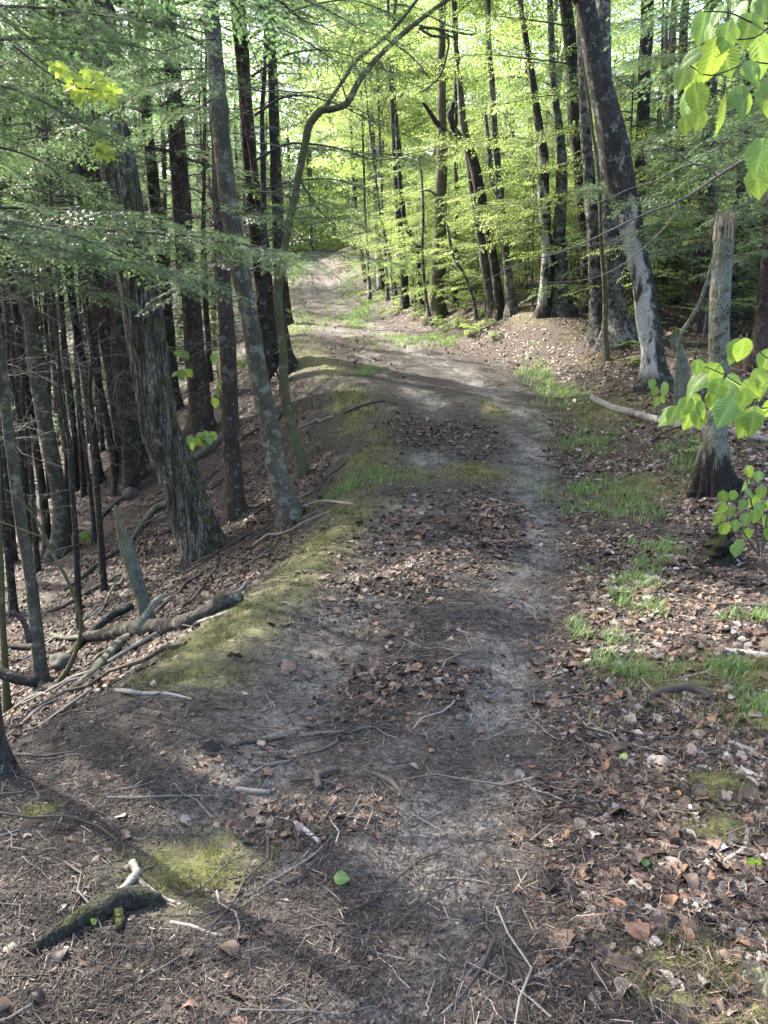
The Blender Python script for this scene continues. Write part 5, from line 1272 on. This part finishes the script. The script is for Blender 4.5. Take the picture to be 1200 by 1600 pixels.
def beech_maker(v, tk):
    return lambda: make('beech_tree', 'x', 'tree', [('trunk', TK[tk], (0, 0, 0), 1), ('crown', BC[v], (0, 0, 5.0), 1.05)])
def young_hemlock_maker(v):
    return lambda: make('young_hemlock', 'x', 'sapling', [('crown', HU[v], (0, 0, .3), 1)])

R2 = np.random.default_rng(77)
def field(n, xr_, yr_, test, mind):
    out = []; tries = 0
    while len(out) < n and tries < 6000:
        tries += 1; x, y = R2.uniform(*xr_), R2.uniform(*yr_)
        if test(x, y) and all((x - a) ** 2 + (y - b) ** 2 > mind ** 2 for a, b in out): out.append((x, y))
    return out
def lit_track(x, y, hc=10.0):
    """False where a tree's crown would put the sunny far stretch of the track in shade."""
    k = hc / math.tan(SUN_EL); sx, sy = x - math.sin(SUN_AZ) * k, y - math.cos(SUN_AZ) * k
    u, w_ = uvw(sx, sy)
    return not ((16.5 < sy < 60 and max(float(u), float(w_)) < 2.2 and R2.random() < .72) or (7 < sy <= 16.5 and max(float(u), float(w_)) < 1.2 and R2.random() < .75))
inview = lambda x, y, m=.56: abs(x) < m * y + .5
for i, (x, y) in enumerate(((-7.5, 6.5), (-10, 9.5), (-12.5, 12.5), (-8.5, 3.5), (-13.5, 6.5), (-17, 11), (-11, 1.0))):  # unseen trees added left of the frame to shade ravine and near track
    place('hr%d' % (i % 3), x, y, i * 1.3, .95, 'slim dark hemlock added out of view on the left to shade ravine and track', 'hemlocks deeper in the left ravine', hemlock_maker(i % 3, i % 2, (8.0, 9.0, 9.5)[i % 3], 8))
for i, (x, y, sc) in enumerate(((-4.4, 20.5, .7), (-5.8, 28, .8), (-8.5, 39, 1.0))):
    place('fh%d' % (i % 3), x, y, i * 2.1, sc, 'low-branched hemlock overhanging the left side of the far track', 'hemlocks overhanging the far track', hemlock_maker(i % 3, 1, (3.0, 2.5, 3.5)[i % 3], 0))
# more ravine hemlocks
for i, (x, y) in enumerate(field(50, (-24, -4), (11, 46), lambda x, y: inview(x, y) and uvw(x, y)[0] > 2.2 and lit_track(x, y), .95)):
    place('hr%d' % (i % 3), x, y, R2.uniform(0, 6.28), R2.uniform(.42, .95), 'slim dark hemlock added out of view on the left to shade ravine and track', 'hemlocks deeper in the left ravine', hemlock_maker(i % 3, i % 2, (8.0, 9.0, 9.5)[i % 3], 8))
for i, (x, y) in enumerate(field(34, (-12, -3.2), (8.5, 22), lambda x, y: inview(x, y, .5) and uvw(x, y)[0] > 2.6 and lit_track(x, y, 5) and x / y < -.27, .6)):
    place('thin', x, y, R2.uniform(0, 6.28), R2.uniform(.32, .55), 'whip-thin black hemlock standing close among the ravine trunks', 'thinnest hemlocks in the left ravine', hemlock_maker(1, 1, 12.0, 9))
# far wood both sides of the track
for i, (x, y) in enumerate(field(26, (-20, 3), (30, 62), lambda x, y: inview(x, y) and uvw(x, y)[0] > 1.5 and lit_track(x, y, 6), 2.4)):
    k = i % 3
    place('fh%d' % k, x, y, R2.uniform(0, 6.28), R2.uniform(.8, 1.2), 'dark hemlock in the distant wood left of the far track', 'distant trees left of the far track', hemlock_maker(k, 1, (3.0, 2.5, 3.5)[k], 0))
for i, (x, y) in enumerate(field(34, (-6, 30), (24, 62), lambda x, y: inview(x, y) and uvw(x, y)[1] > 1.5 and lit_track(x, y, 8), 2.4)):
    k = i % 2
    place('fb%d' % k, x, y, R2.uniform(0, 6.28), R2.uniform(.8, 1.2), 'bright green leafy tree in the distant wood right of the track', 'distant leafy trees right of the track', beech_maker(k, 2 + k))
for i, (x, y) in enumerate(field(9, (5, 22), (17, 40), lambda x, y: inview(x, y) and uvw(x, y)[1] > 2.5 and x > .26 * y, 2.0)):
    k = i % 3
    place('rh%d' % k, x, y, R2.uniform(0, 6.28), R2.uniform(.75, 1.1), 'dark hemlock standing back in the wood on the right', 'hemlocks farther back on the right', hemlock_maker(k, k % 2, (6.0, 6.5, 7)[k], 5))
# leafy saplings
for i, (x, y) in enumerate(field(95, (-2, 9.5), (17.5, 34), lambda x, y: inview(x, y) and uvw(x, y)[1] > .7 and x < .29 * y, .62)):
    place('sp%d' % (i % 3), x, y, R2.uniform(0, 6.28), R2.uniform(.6, 1.15), 'lime green leafy sapling in the thicket behind the middle trunks', 'leafy saplings behind the middle trunks', sap_maker(i % 3))
for i, (x, y) in enumerate(field(52, (3.6, 14), (14.5, 30), lambda x, y: inview(x, y) and uvw(x, y)[1] > 1.5 and x > .26 * y, .85)):
    place('sr%d' % (i % 3), x, y, R2.uniform(0, 6.28), R2.uniform(.45, 1.0), 'leafy green sapling between the hemlocks on the right', 'leafy saplings among the right-hand hemlocks', sap_maker(i % 3))
for i, (x, y) in enumerate(field(26, (3.5, 13), (14.5, 28), lambda x, y: inview(x, y) and uvw(x, y)[1] > 2 and x > .27 * y, 1.3)):
    place('yh%d' % (i % 2), x, y, R2.uniform(0, 6.28), R2.uniform(.7, 1.1), 'bushy young hemlock in the understory on the right', 'young hemlocks on the right', young_hemlock_maker(i % 2))
for i, (x, y) in enumerate(field(10, (-9, -2.5), (20, 36), lambda x, y: inview(x, y) and uvw(x, y)[0] > 1.0, 1.3)):
    place('lh%d' % (i % 2), x, y, R2.uniform(0, 6.28), R2.uniform(.7, 1.1), 'bushy young hemlock on the slope left of the far track', 'young hemlocks left of the far track', young_hemlock_maker(i % 2))
for i, (x, y) in enumerate(field(26, (-11, 3), (45, 66), lambda x, y: inview(x, y) and road_clear(x, y) > .4, 1.4)):
    place('se%d' % (i % 3), x, y, R2.uniform(0, 6.28), R2.uniform(.8, 1.2), 'sunlit yellow-green sapling at the top of the far track', 'sunlit saplings at the top of the track', sap_maker(i % 3))

def seed_maker(v):
    return lambda: make('leafy_seedling', 'x', 'seedling', [('crown', SEED[v], (0, 0, 0), 1)])
for i, (x, y) in enumerate(field(34, (-2.5, 4), (14.5, 26), lambda x, y: inview(x, y) and .3 < uvw(x, y)[1] < 2.4 and x < .14 * y, .4)):
    place('sd%d' % (i % 2), x, y, R2.uniform(0, 6.28), R2.uniform(.28, .62), 'low light green seedling on the verge below the middle trunks', 'seedlings on the verge beyond the bend', seed_maker(i % 2))
for i, (x, y) in enumerate(field(14, (3.2, 8), (8, 16), lambda x, y: inview(x, y) and uvw(x, y)[1] > 1.2, .6)):
    place('sd%d' % (i % 2), x, y, R2.uniform(0, 6.28), R2.uniform(.25, .5), 'low light green seedling among the trunks on the right bank', 'seedlings on the right bank', seed_maker(i % 2))

for i, (x, y) in enumerate(field(14, (-17, 5), (60, 78), lambda x, y: True, 2.2)):
    place('fb%d' % (i % 2), x, y, R2.uniform(0, 6.28), R2.uniform(.9, 1.4), 'pale green leafy tree over the crest beyond the far track', 'leafy trees beyond the crest', beech_maker(i % 2, 2 + i % 2))
# the far wood that closes the view
r = np.random.default_rng(901); mb = MB()
nC = 13000
cxs = r.uniform(-70, 70, nC); cys = r.uniform(62, 105, nC)
k = np.abs(cxs) < .62 * cys; cxs, cys = cxs[k], cys[k]; nC = len(cxs)
czs = T(cxs, cys, False) + np.where(r.random(nC) < .5, 7 * r.random(nC), 27 * r.random(nC))
lum = np.clip(r.beta(2, 2, nC) + np.where(cxs > -6, .12, -.1), 0, 1)
per = 34
B = np.repeat(np.stack([cxs, cys, czs], -1), per, 0) + r.normal(0, 1, (nC * per, 3)) * np.array([1.1, 1.1, .5])
D = norm(r.normal(0, 1, (len(B), 3)) * np.array([1, 1, .5])); U = norm(np.array([0, 0, 1.0]) + r.normal(0, .5, (len(B), 3))); U = norm(U - D * (U * D).sum(-1, keepdims=True))
L = r.uniform(.22, .46, len(B))
v_, f_, t_ = leaf_quads(B, D, U, L, L * .7, np.clip(np.repeat(lum, per) + r.normal(0, .12, len(B)), 0, 1)); mb.add(v_, f_, 0, t_)
ntk = 130; tx = r.uniform(-60, 60, ntk); ty = r.uniform(60, 98, ntk); tz = T(tx, ty, False)
P = np.stack([np.stack([tx + r.normal(0, .2, ntk), ty, tz + h_], -1) for h_ in (-.5, 5, 10, 16)], 1)
V_, q_ = tubes(P, np.array([.22, .17, .13, .05])[None, :] * r.uniform(.5, 1.2, ntk)[:, None], 6); mb.add(V_, q_, 1, .4)
tag(obj('far_forest', mb.mesh('far_forest', [M['spring'], M['twig']])), 'hazy green forest mass closing the view far beyond the bend', 'far forest', kind='stuff')

def dead_px(root, pts, Y, seed, rad=.011, nt=14):
    r = np.random.default_rng(seed); mb = MB(); P = px_limb([(a, b, Y + (c if len(t_) else 0)) for (a, b, c), t_ in [(p, (1,)) for p in pts]], .12)
    P = P + np.cumsum(r.normal(0, .008, P.shape), 0); n = len(P)
    V_, q_ = tubes(P[None], np.linspace(rad, .0025, n)[None], 6); mb.add(V_, q_, 0, .65)
    Lt = np.linalg.norm(P[-1] - P[0])
    for k in range(nt):
        i = r.integers(1, n - 1); d = rotz(r.choice([-1, 1]) * r.uniform(.5, 1.2)) @ norm(P[i] - P[i - 1]) + np.array([0, 0, r.normal(0, .3)])
        Q_ = wander(P[i], d, Lt * r.uniform(.12, .35), 7, r, .16, .06); V_, q_ = tubes(Q_[None], np.linspace(.0045, .0015, 8)[None], 4); mb.add(V_, q_, 0, .8)
        for j in range(3):
            ii = r.integers(1, 7); S_ = wander(Q_[ii], rotz(r.choice([-1, 1]) * r.uniform(.5, 1.2)) @ (Q_[ii] - Q_[ii - 1]), Lt * r.uniform(.05, .13), 4, r, .2, .05)
            V_, q_ = tubes(S_[None], np.linspace(.0026, .0011, 5)[None], 3); mb.add(V_, q_, 0, .85)
    return obj('dead_branch', mb.mesh('dead_branch', [M['deadwood']]), root, -root.location)
for i, (pts, Y_) in enumerate((([(168, 535, 0), (132, 552, -1), (95, 580, -2), (45, 606, -3), (-20, 625, -4)], 16.5), ([(174, 418, 0), (140, 470, -1.5), (85, 530, -3), (30, 568, -4.5), (-30, 590, -6)], 16.5), ([(180, 468, 0), (150, 520, -2), (90, 565, -4), (20, 590, -6), (-30, 600, -7)], 16.0),
                               ([(172, 592, 0), (135, 592, -1), (115, 630, -2), (85, 680, -3), (68, 720, -3.5)], 16.5), ([(182, 648, 0), (160, 660, -.6), (130, 668, -1), (104, 674, -1.4)], 17), ([(182, 676, 0), (150, 684, -.6), (120, 684, -1), (106, 682, -1.4)], 17), ([(120, 480, 0), (60, 466, -2), (20, 470, -4), (-20, 476, -5)], 15), ([(60, 660, 0), (20, 690, -2), (-20, 700, -3)], 11))):
    dead_px(lean, pts, Y_, 880 + i)
sun_h = [o for o in COL.objects if o.get('label', '').startswith('stout hemlock with a sunlit')][0]
for i, (pts, Y_) in enumerate((([(282, 170, 0), (300, 172, -1), (340, 172, -2), (400, 176, -3)], 15.5), ([(290, 330, 0), (250, 325, -1), (205, 322, -2)], 15.5), ([(290, 335, 0), (320, 336, -1), (350, 342, -1.5)], 15.5), ([(286, 225, 0), (310, 222, -.5), (335, 218, -1)], 15.5), ([(284, 200, 0), (240, 235, -1), (200, 245, -2)], 15.5))):
    dead_px(sun_h, pts, Y_, 900 + i, .014, 10)
for i, (pts, Y_) in enumerate((([(345, 140, 0), (390, 138, .6), (430, 142, 1), (500, 150, 1.5)], 11.8), ([(402, 225, 0), (440, 228, -.5), (500, 236, -1), (560, 232, -1.5), (620, 225, -2)], 12), ([(404, 300, 0), (430, 298, -.4), (470, 290, -.8)], 12), ([(395, 200, 0), (440, 205, -.5), (490, 196, -1)], 12))):
    dead_px(dk, pts, Y_, 920 + i, .012, 10)

# ------------------------------------------------------------------ leafy limbs of the bank trees
def by_label(s): return [o for o in COL.objects if o.get('label', '').startswith(s)][0]
def leafy_bough(root, pts, rad, spl, gap=.16, seed=0, tpls=LS):
    mb = MB(); r = np.random.default_rng(seed); P = px_limb(pts, .2)
    V_, q_ = tubes(P[None], np.linspace(rad, rad * .3, len(P))[None], 6); mb.add(V_, q_, 1, .3)
    cum = np.concatenate([[0], np.cumsum(np.linalg.norm(np.diff(P, axis=0), axis=1))]); s, sd_ = .12 * cum[-1], 1
    while s < cum[-1]:
        pt = np.array([np.interp(s, cum, P[:, k]) for k in range(3)]); i = min(len(P) - 2, int(np.searchsorted(cum, s))); d = P[i + 1] - P[i]
        az = math.atan2(d[1], d[0]) + sd_ * math.radians(r.normal(50, 16))
        put_spray(mb, tpls[r.integers(len(tpls))], rotz(az) @ roty(r.normal(.08, .14)) @ rotx(r.normal(0, .2)) * spl * r.uniform(.65, 1.15), pt, r.normal(.08, .1)); s += gap * r.uniform(.6, 1.4); sd_ = -sd_
    d = P[-1] - P[-2]; put_spray(mb, tpls[0], rotz(math.atan2(d[1], d[0])) @ roty(.1) * spl, P[-1], .1)
    return obj('leafy_bough', mb.mesh('leafy_bough', [M['spring'], M['twig']]), root, -root.location)
for k, (lab, lst) in enumerate((
    ('tall black trunk', (([(905, 250, 15), (850, 268, 14.2), (790, 285, 13.6), (735, 302, 13.2)], .8), ([(899, 150, 15), (850, 150, 14.2), (775, 165, 13.6)], .8), ([(894, 100, 15), (830, 92, 14), (750, 85, 13.6), (690, 95, 13.4)], .9), ([(887, 40, 15), (820, 30, 14), (740, 22, 13.5)], .9), ([(913, 370, 15), (870, 385, 14.4), (830, 400, 14)], .7), ([(901, 205, 15), (860, 212, 13.6), (820, 225, 13)], .7))),
    ('black crooked trunk', (([(852, 320, 16), (810, 318, 15), (760, 322, 14.3), (725, 330, 14)], .75), ([(846, 220, 16), (790, 215, 15), (730, 225, 14.6)], .8), ([(852, 350, 16), (800, 370, 15), (745, 380, 14.6)], .6))),
    ('smooth grey leaning trunk', (([(727, 210, 17), (700, 222, 16), (660, 236, 15.2), (615, 246, 14.8)], .75), ([(716, 120, 17), (670, 130, 16), (610, 150, 15.5)], .8), ([(745, 330, 17), (775, 345, 16), (810, 350, 15.5)], .6), ([(712, 60, 17), (660, 40, 16.4), (600, 50, 16)], .9))),
    ('mottled grey trunk', (([(877, 300, 15.5), (840, 330, 14.8), (800, 352, 14.4)], .6), ([(870, 160, 15.5), (905, 130, 15), (950, 120, 15)], .7))),
    ('thin crooked mossy tree', (([(543, 160, 9.8), (530, 120, 9.6), (520, 95, 9.5)], .34), ([(590, 90, 9.8), (610, 130, 9.6), (600, 165, 9.5)], .36), ([(565, 120, 9.8), (545, 80, 9.7), (560, 50, 9.6)], .36), ([(668, 22, 9.8), (700, 40, 9.6), (740, 50, 9.5)], .4))))):
    ro = by_label(lab)
    for i, (pts, spl) in enumerate(lst):
        leafy_bough(ro, [(a, b, c * (1 if k == 4 else ro.location.y / pts[0][2])) for a, b, c in pts], .012 if k == 4 else .018, spl, .13 if k == 4 else .17, 830 + 10 * k + i)

# ------------------------------------------------------------------ large leaves near the camera
def hero_leaf(seed, rows=37, cols=19):
    r = np.random.default_rng(seed)
    s = np.linspace(0, 1, rows)[:, None]; c = np.linspace(-1, 1, cols)[None, :]
    w_ = 0.37 * np.sin(np.pi * np.clip(s, 0, 1) ** 0.72) ** 0.85 * (1 - 0.25 * s ** 6)
    serr = 1 + 0.05 * np.sign(np.sin(s * 70)) * (np.abs(c) > 0.97)
    y = c * w_ * serr; ac = np.abs(c)
    ph = (s - 0.28 * ac) * 2 * np.pi * 9.5
    v = np.cos(ph)
    z = 0.024 * v * np.clip(ac * 3, 0, 1) * np.sin(np.pi * s) + 0.22 * np.abs(y) ** 1.15 - r.uniform(.1, .32) * s ** 2.2 - 0.25 * y * s * r.normal(0, .6) - .9 * np.abs(y) ** 2.2
    x = s * (1 - .05 * s) + 0 * c
    tint = np.clip(0.55 - 0.55 * v ** 3, 0, 1) * np.clip(ac * 6, 0, 1)
    V_ = np.stack(np.broadcast_arrays(x, y, z), -1).reshape(-1, 3); ids = np.arange(rows * cols).reshape(rows, cols)
    q = np.stack([ids[:-1, :-1], ids[:-1, 1:], ids[1:, 1:], ids[1:, :-1]], -1).reshape(-1, 4)
    pv, pq = tubes(np.array([[-.14, 0, .03], [-.05, 0, .0], [.3, 0, -.012]])[None], np.array([[.011, .011, .006]]), 5)
    return mesh('leaf', np.concatenate([V_, pv]), np.concatenate([q, pq + len(V_)]), [M['hero']], np.concatenate([tint.ravel(), np.zeros(len(pv))]))
HL = [hero_leaf(950 + i) for i in range(5)]

def maple_leaf(seed):
    r = np.random.default_rng(seed)
    a = np.radians([0, 14, 24, 38, 52, 66, 78, 96, 112, 128, 150, 180]); rr = np.array([1.0, .72, .50, .70, .95, .66, .44, .62, .72, .45, .30, .10])
    A = np.concatenate([a, -a[1:-1][::-1]]); RR = np.concatenate([rr, rr[1:-1][::-1]]) * r.uniform(.92, 1.08, 22)
    X, Y_ = np.cos(A) * RR * .62 + .38 * 0, np.sin(A) * RR * .62
    ring = np.stack([X, Y_, -.25 * (X ** 2 + Y_ ** 2) + .05 * np.cos(A * 5)], -1); inner = ring * .5; inner[:, 2] = ring[:, 2] * .3 + .03
    n = 22; V_ = np.concatenate([[[0, 0, 0]], inner, ring]) + np.array([.1, 0, 0]); i = np.arange(n); j = (i + 1) % n
    T3 = np.stack([np.zeros(n, int), 1 + i, 1 + j], -1); Q4 = np.stack([1 + i, 1 + n + i, 1 + n + j, 1 + j], -1)
    return mesh('leaf', V_, [T3, Q4], [M['maple']], np.concatenate([[.3], np.full(n, .5), np.full(n, .8)]) * r.uniform(.6, 1.2))
ML = [maple_leaf(960 + i) for i in range(3)]

def sprig(name, label, cat, stems, leaves, Y, meshes, stem_tint=.3, seed=1, face=.7, group=None, spread=.05, stemmat='twig'):
    """stems: pixel polylines (x, y, width[, depth]); leaves: (x, y of the middle, length in px, tip angle: 0 right, 90 down)."""
    r = np.random.default_rng(seed)
    P0 = limb_px(stems[0], Y); org = P0[0, :3].copy()
    root = empty(name, org, label, cat, group)
    for s_ in stems:
        og, me = stick_mesh(limb_px(s_, Y), 6, .1, None, int(s_[0][0]), stem_tint, stemmat); me.name = 'stem'; obj('stem', me, root, og - org)
    for (a, b, ln, ang) in leaves:
        y_ = Y + r.normal(0, spread); cpt = at(a, b, y_); L = ln / ppm(y_, cpt[2]) * 1.08
        an = math.radians(ang + r.normal(0, 6))
        D = norm(np.array([1.0, 0, 0]) * math.cos(an) - UPV * math.sin(an) + FWD * r.normal(.12, .22))
        N_ = norm(-FWD * face + np.array([0, 0, 1.0]) * .55 + r.normal(0, .30, 3)); N_ = norm(N_ - D * (N_ @ D)); S_ = np.cross(N_, D)
        m4 = Matrix(np.block([[np.stack([D, S_, N_], 1) * L, (cpt - D * L / 2 - org)[:, None]], [np.zeros((1, 3)), np.ones((1, 1))]]).tolist())
        o = obj('leaf', meshes[r.integers(len(meshes))], root); o.matrix_basis = m4
    return root
xs_, ys_ = 1.45, 1.65; zs_ = float(T(xs_, ys_))
os_, ms2, _ = trunk_mesh(np.array([[xs_, ys_, zs_ - .2, .036], [xs_, ys_, zs_, .035], [xs_ + .03, ys_ - .02, zs_ + 1.4, .031], [xs_ - .02, ys_, zs_ + 3.0, .024], [xs_ + .04, ys_, zs_ + 5, .012]]), zs_, 14, .05, .3, 0, .08, 'grey', 0, 9)
stem_ = empty('hornbeam_sapling', os_, 'slender grey sapling just out of view at the right, bearing the large ribbed leaves', 'tree')
obj('trunk', ms2, stem_)
sprig('leafy_branch', 'hanging branch of big ribbed bright green leaves in the top right corner', 'branch',
      [[(1698, -150, 13, 1.65), (1460, -110, 8, 1.55), (1260, -20, 5), (1215, 28, 4), (1180, 36, 3), (1140, 20, 2.5), (1100, 18, 2)], [(1215, 28, 3), (1180, 58, 2.5), (1130, 62, 2), (1095, 70, 1.5)], [(1260, -20, 4), (1225, 90, 3), (1170, 98, 2.5), (1110, 118, 2), (1075, 100, 1.5)], [(1225, 90, 3), (1205, 150, 2.5), (1160, 148, 2), (1100, 138, 1.5)], [(1225, 90, 3), (1215, 190, 2), (1195, 222, 2)]],
      [(1098, 44, 50, 120), (1112, 98, 68, 94), (1136, 58, 46, 110), (1168, 48, 50, 95), (1191, 85, 70, 80), (1107, 56, 40, 100), (1078, 90, 36, 150), (1086, 115, 52, 105), (1067, 122, 40, 105), (1137, 97, 48, 85), (1089, 157, 48, 75), (1072, 165, 50, 110), (1130, 180, 62, 95), (1162, 163, 50, 95), (1072, 196, 30, 80), (1092, 188, 34, 100),
       (1188, 248, 60, 100), (1185, 286, 48, 95), (1194, 12, 40, 90), (1180, 6, 36, 110), (1153, 17, 34, 130), (1150, 150, 40, 110), (1177, 112, 40, 60), (1120, 25, 34, 120), (1204, 150, 56, 95), (1208, 215, 50, 100)], 1.45, HL, seed=3)
sprig('leafy_branch', 'branch of fresh toothed green leaves reaching in front of the hollow snag', 'branch',
      [[(1698, 560, 9, 1.65), (1460, 610, 6, 1.8), (1260, 636, 3.5), (1205, 637, 2.5), (1140, 640, 2.2), (1080, 638, 1.8), (1050, 640, 1.2)], [(1260, 636, 3), (1205, 625, 2.2), (1165, 606, 2), (1130, 585, 1.8), (1095, 570, 1.2)], [(1205, 637, 2), (1180, 655, 1.5), (1160, 648, 1.2)], [(1260, 636, 3), (1235, 560, 2.2), (1200, 560, 2), (1165, 528, 1.5), (1150, 536, 1)]],
      [(1160, 549, 40, 95), (1150, 549, 38, 112), (1142, 558, 30, 115), (1090, 575, 26, 100), (1085, 600, 42, 140), (1107, 590, 48, 125), (1070, 637, 34, 110), (1040, 652, 40, 140), (1052, 650, 32, 120), (1085, 635, 38, 95), (1090, 655, 36, 90), (1075, 658, 32, 110), (1135, 617, 42, 110), (1150, 600, 42, 20), (1133, 645, 54, 125), (1152, 640, 42, 90), (1167, 664, 52, 105), (1178, 660, 48, 80),
       (1177, 610, 42, 30), (1196, 610, 44, 90), (1198, 565, 38, 90), (1190, 592, 36, 60), (1120, 610, 38, 100), (1115, 625, 36, 80), (1097, 642, 32, 60), (1075, 617, 30, 120), (1163, 625, 36, 100), (1203, 640, 40, 110)], 1.9, HL, seed=4, spread=.07)
sprig('bare_branch', 'long bare grey branch crossing in front of the right-hand trunks', 'branch',
      [[(1698, 40, 14, 1.65), (1480, 120, 9, 2.3), (1290, 190, 6.48), (1200, 232, 5.76), (1160, 252, 5.04), (1120, 276, 5.04), (1090, 297, 4.32), (1058, 315, 3.96), (1000, 338, 3.60), (950, 362, 3.24), (900, 385, 2.88), (850, 402, 2.16), (800, 417, 1.58), (755, 442, 0.86)],
       [(1120, 276, 3.60), (1108, 262, 2.88), (1085, 257, 2.88), (1060, 264, 2.52), (1022, 284, 2.16), (985, 295, 1.80), (930, 318, 1.44), (880, 326, 0.86)], [(1058, 317, 2.88), (1052, 338, 2.52), (1020, 375, 2.16), (975, 412, 1.80), (935, 432, 1.44), (890, 440, 1.08), (820, 442, 0.72)],
       [(1085, 257, 2.16), (1040, 232, 1.58), (1000, 240, 1.15), (950, 252, 0.72)], [(1000, 338, 1.80), (965, 372, 1.30), (925, 382, 0.86)], [(1022, 284, 1.44), (1010, 265, 1.08), (1012, 240, 0.72)]],
      [(1196, 262, 30, 100)], 3.0, HL, stem_tint=.45, seed=5)
sprig('young_shrub', 'small yellow-green leafy shrub at the right edge below the hollow snag', 'shrub',
      [[(1186, 868, 4), (1180, 820, 3), (1172, 775, 2.5), (1165, 742, 2)], [(1186, 868, 3), (1160, 830, 2.5), (1140, 795, 2), (1128, 770, 1.5)], [(1190, 868, 3), (1196, 820, 2.5), (1205, 770, 2)], [(1180, 820, 2), (1150, 812, 1.5), (1120, 818, 1)]],
      [(1185, 745, 20, 100), (1172, 738, 22, 60), (1165, 760, 22, 110), (1190, 770, 22, 90), (1178, 785, 24, 100), (1160, 790, 20, 120), (1200, 790, 22, 80), (1130, 778, 22, 80), (1140, 800, 22, 100), (1122, 812, 24, 110), (1132, 828, 24, 100), (1150, 822, 20, 90), (1165, 812, 22, 100), (1180, 808, 24, 95), (1195, 815, 22, 100), (1155, 852, 20, 120), (1150, 860, 24, 100), (1172, 770, 20, 60), (1188, 795, 22, 60), (1145, 775, 18, 100), (1202, 835, 22, 100), (1128, 795, 20, 100), (1168, 835, 20, 90)], float(hit(1180, 872)[1]) - .1, HL, seed=6, spread=.12)
sprig('seedling', 'tiny leafy seedling at the foot of the white-patched trunk', 'seedling', [[(1026, 664, 2), (1030, 640, 1.5), (1034, 610, 1.5), (1020, 596, 1)]], [(1018, 600, 16, 110), (1040, 606, 18, 80), (1022, 612, 16, 120), (1038, 612, 16, 95), (1026, 628, 16, 110), (1036, 624, 14, 60)], float(hit(1026, 665)[1]), HL, seed=7)
sprig('seedling', 'leafy green seedling on the slope between the oak and the red-barked hemlock', 'seedling', [[(325, 708, 2), (318, 690, 1.8), (305, 682, 1.2), (292, 688, 1)], [(318, 690, 1.5), (330, 680, 1)]], [(296, 688, 16, 110), (304, 692, 16, 100), (312, 690, 18, 95), (320, 694, 16, 90), (328, 686, 18, 80), (334, 682, 16, 60), (310, 680, 14, 150), (322, 680, 14, 60), (300, 698, 14, 100)], 8.6, HL, seed=8)
sprig('seedling', 'thin leafy sapling twig hanging behind the red-barked hemlock', 'seedling', [[(345, 640, 2), (342, 600, 1.8), (338, 570, 1.4), (332, 555, 1)], [(345, 620, 1.5), (375, 580, 1.2), (385, 560, 1)]], [(334, 560, 16, 100), (340, 570, 16, 95), (342, 585, 18, 100), (346, 600, 18, 90), (340, 615, 16, 100), (336, 630, 16, 95), (375, 570, 14, 80), (384, 566, 16, 100), (280, 552, 16, 20), (290, 556, 16, 60), (272, 584, 16, 170), (284, 586, 18, 80), (296, 584, 16, 60)], 11.5, HL, seed=9)
sprig('seedling', 'single leafy sprout standing on the ravine leaves', 'seedling', [[(132, 856, 2), (132, 842, 1.5), (134, 832, 1)]], [(130, 838, 14, 120), (138, 838, 14, 60), (133, 845, 12, 90)], float(hit(132, 857)[1]), HL, seed=10)
sprig('seedling', 'pale two-leaved seedling sprouting beside the mossy log', 'seedling', [[(148, 1456, 1.5), (147, 1446, 1.5), (145, 1438, 1.2)]], [(145, 1439, 11, 200), (147, 1441, 10, 80)], float(hit(148, 1458)[1]), HL, seed=11, spread=.005)
sprig('seedling', 'pair of bright leaves sprouting by the S-shaped stick', 'seedling', [[(1182, 1362, 1.5), (1181, 1352, 1.5), (1179, 1346, 1.2)]], [(1173, 1347, 17, 120), (1186, 1348, 17, 40)], float(hit(1182, 1364)[1]), HL, seed=12, spread=.005)
for px, py, ln, ang, lab in ((522, 1381, 26, 10, 'fallen fresh green leaf on the track near the long tan stick'), (970, 1186, 17, 80, 'round green leaf lying among brown leaves on the right verge'), (1002, 1357, 14, 10, 'small bluish-green leaf among the lower right brown leaves')):
    cpt = hit(px, py); L = ln / ppm(cpt[1], cpt[2]); a = math.radians(-ang)
    o = tag(obj('fresh_leaf', HL[1], None, cpt + np.array([0, 0, .022])), lab, 'leaf'); o.scale = (L, L * 1.15, L); o.rotation_euler = (R(28), R(-10), a)
Ym = 4.55
sprig('maple_sprig', 'bright yellow-green maple sprig glowing in front of the oak trunk', 'sprig', [[(20, 70, 4), (70, 110, 3), (110, 135, 2.5), (150, 140, 2), (185, 148, 1.5)], [(70, 110, 2), (90, 125, 1.5), (100, 150, 1)], [(110, 135, 2), (140, 122, 1.5), (162, 128, 1)]],
      [(88, 112, 24, 100), (100, 118, 28, 60), (92, 128, 28, 120), (108, 130, 30, 90), (118, 122, 28, 40), (112, 146, 30, 110), (125, 140, 32, 90), (135, 150, 32, 95), (128, 158, 26, 120), (140, 132, 30, 40), (150, 140, 32, 80), (148, 156, 30, 100), (160, 122, 28, 20), (158, 148, 30, 90), (172, 146, 30, 60), (180, 152, 32, 70), (176, 166, 24, 90), (118, 160, 24, 120), (104, 140, 24, 150), (166, 132, 26, 30), (140, 118, 22, 30), (100, 106, 22, 60)], Ym, ML, seed=13, spread=.12)
sprig('maple_sprig', 'small lone tuft of maple leaves hanging before the oak trunk', 'sprig', [[(120, 215, 2), (140, 228, 1.8), (158, 238, 1.5), (170, 244, 1)]], [(146, 232, 22, 170), (154, 240, 26, 110), (164, 240, 28, 60), (168, 250, 26, 90), (158, 250, 24, 110), (142, 230, 18, 200)], Ym + .1, ML, seed=14, spread=.05)
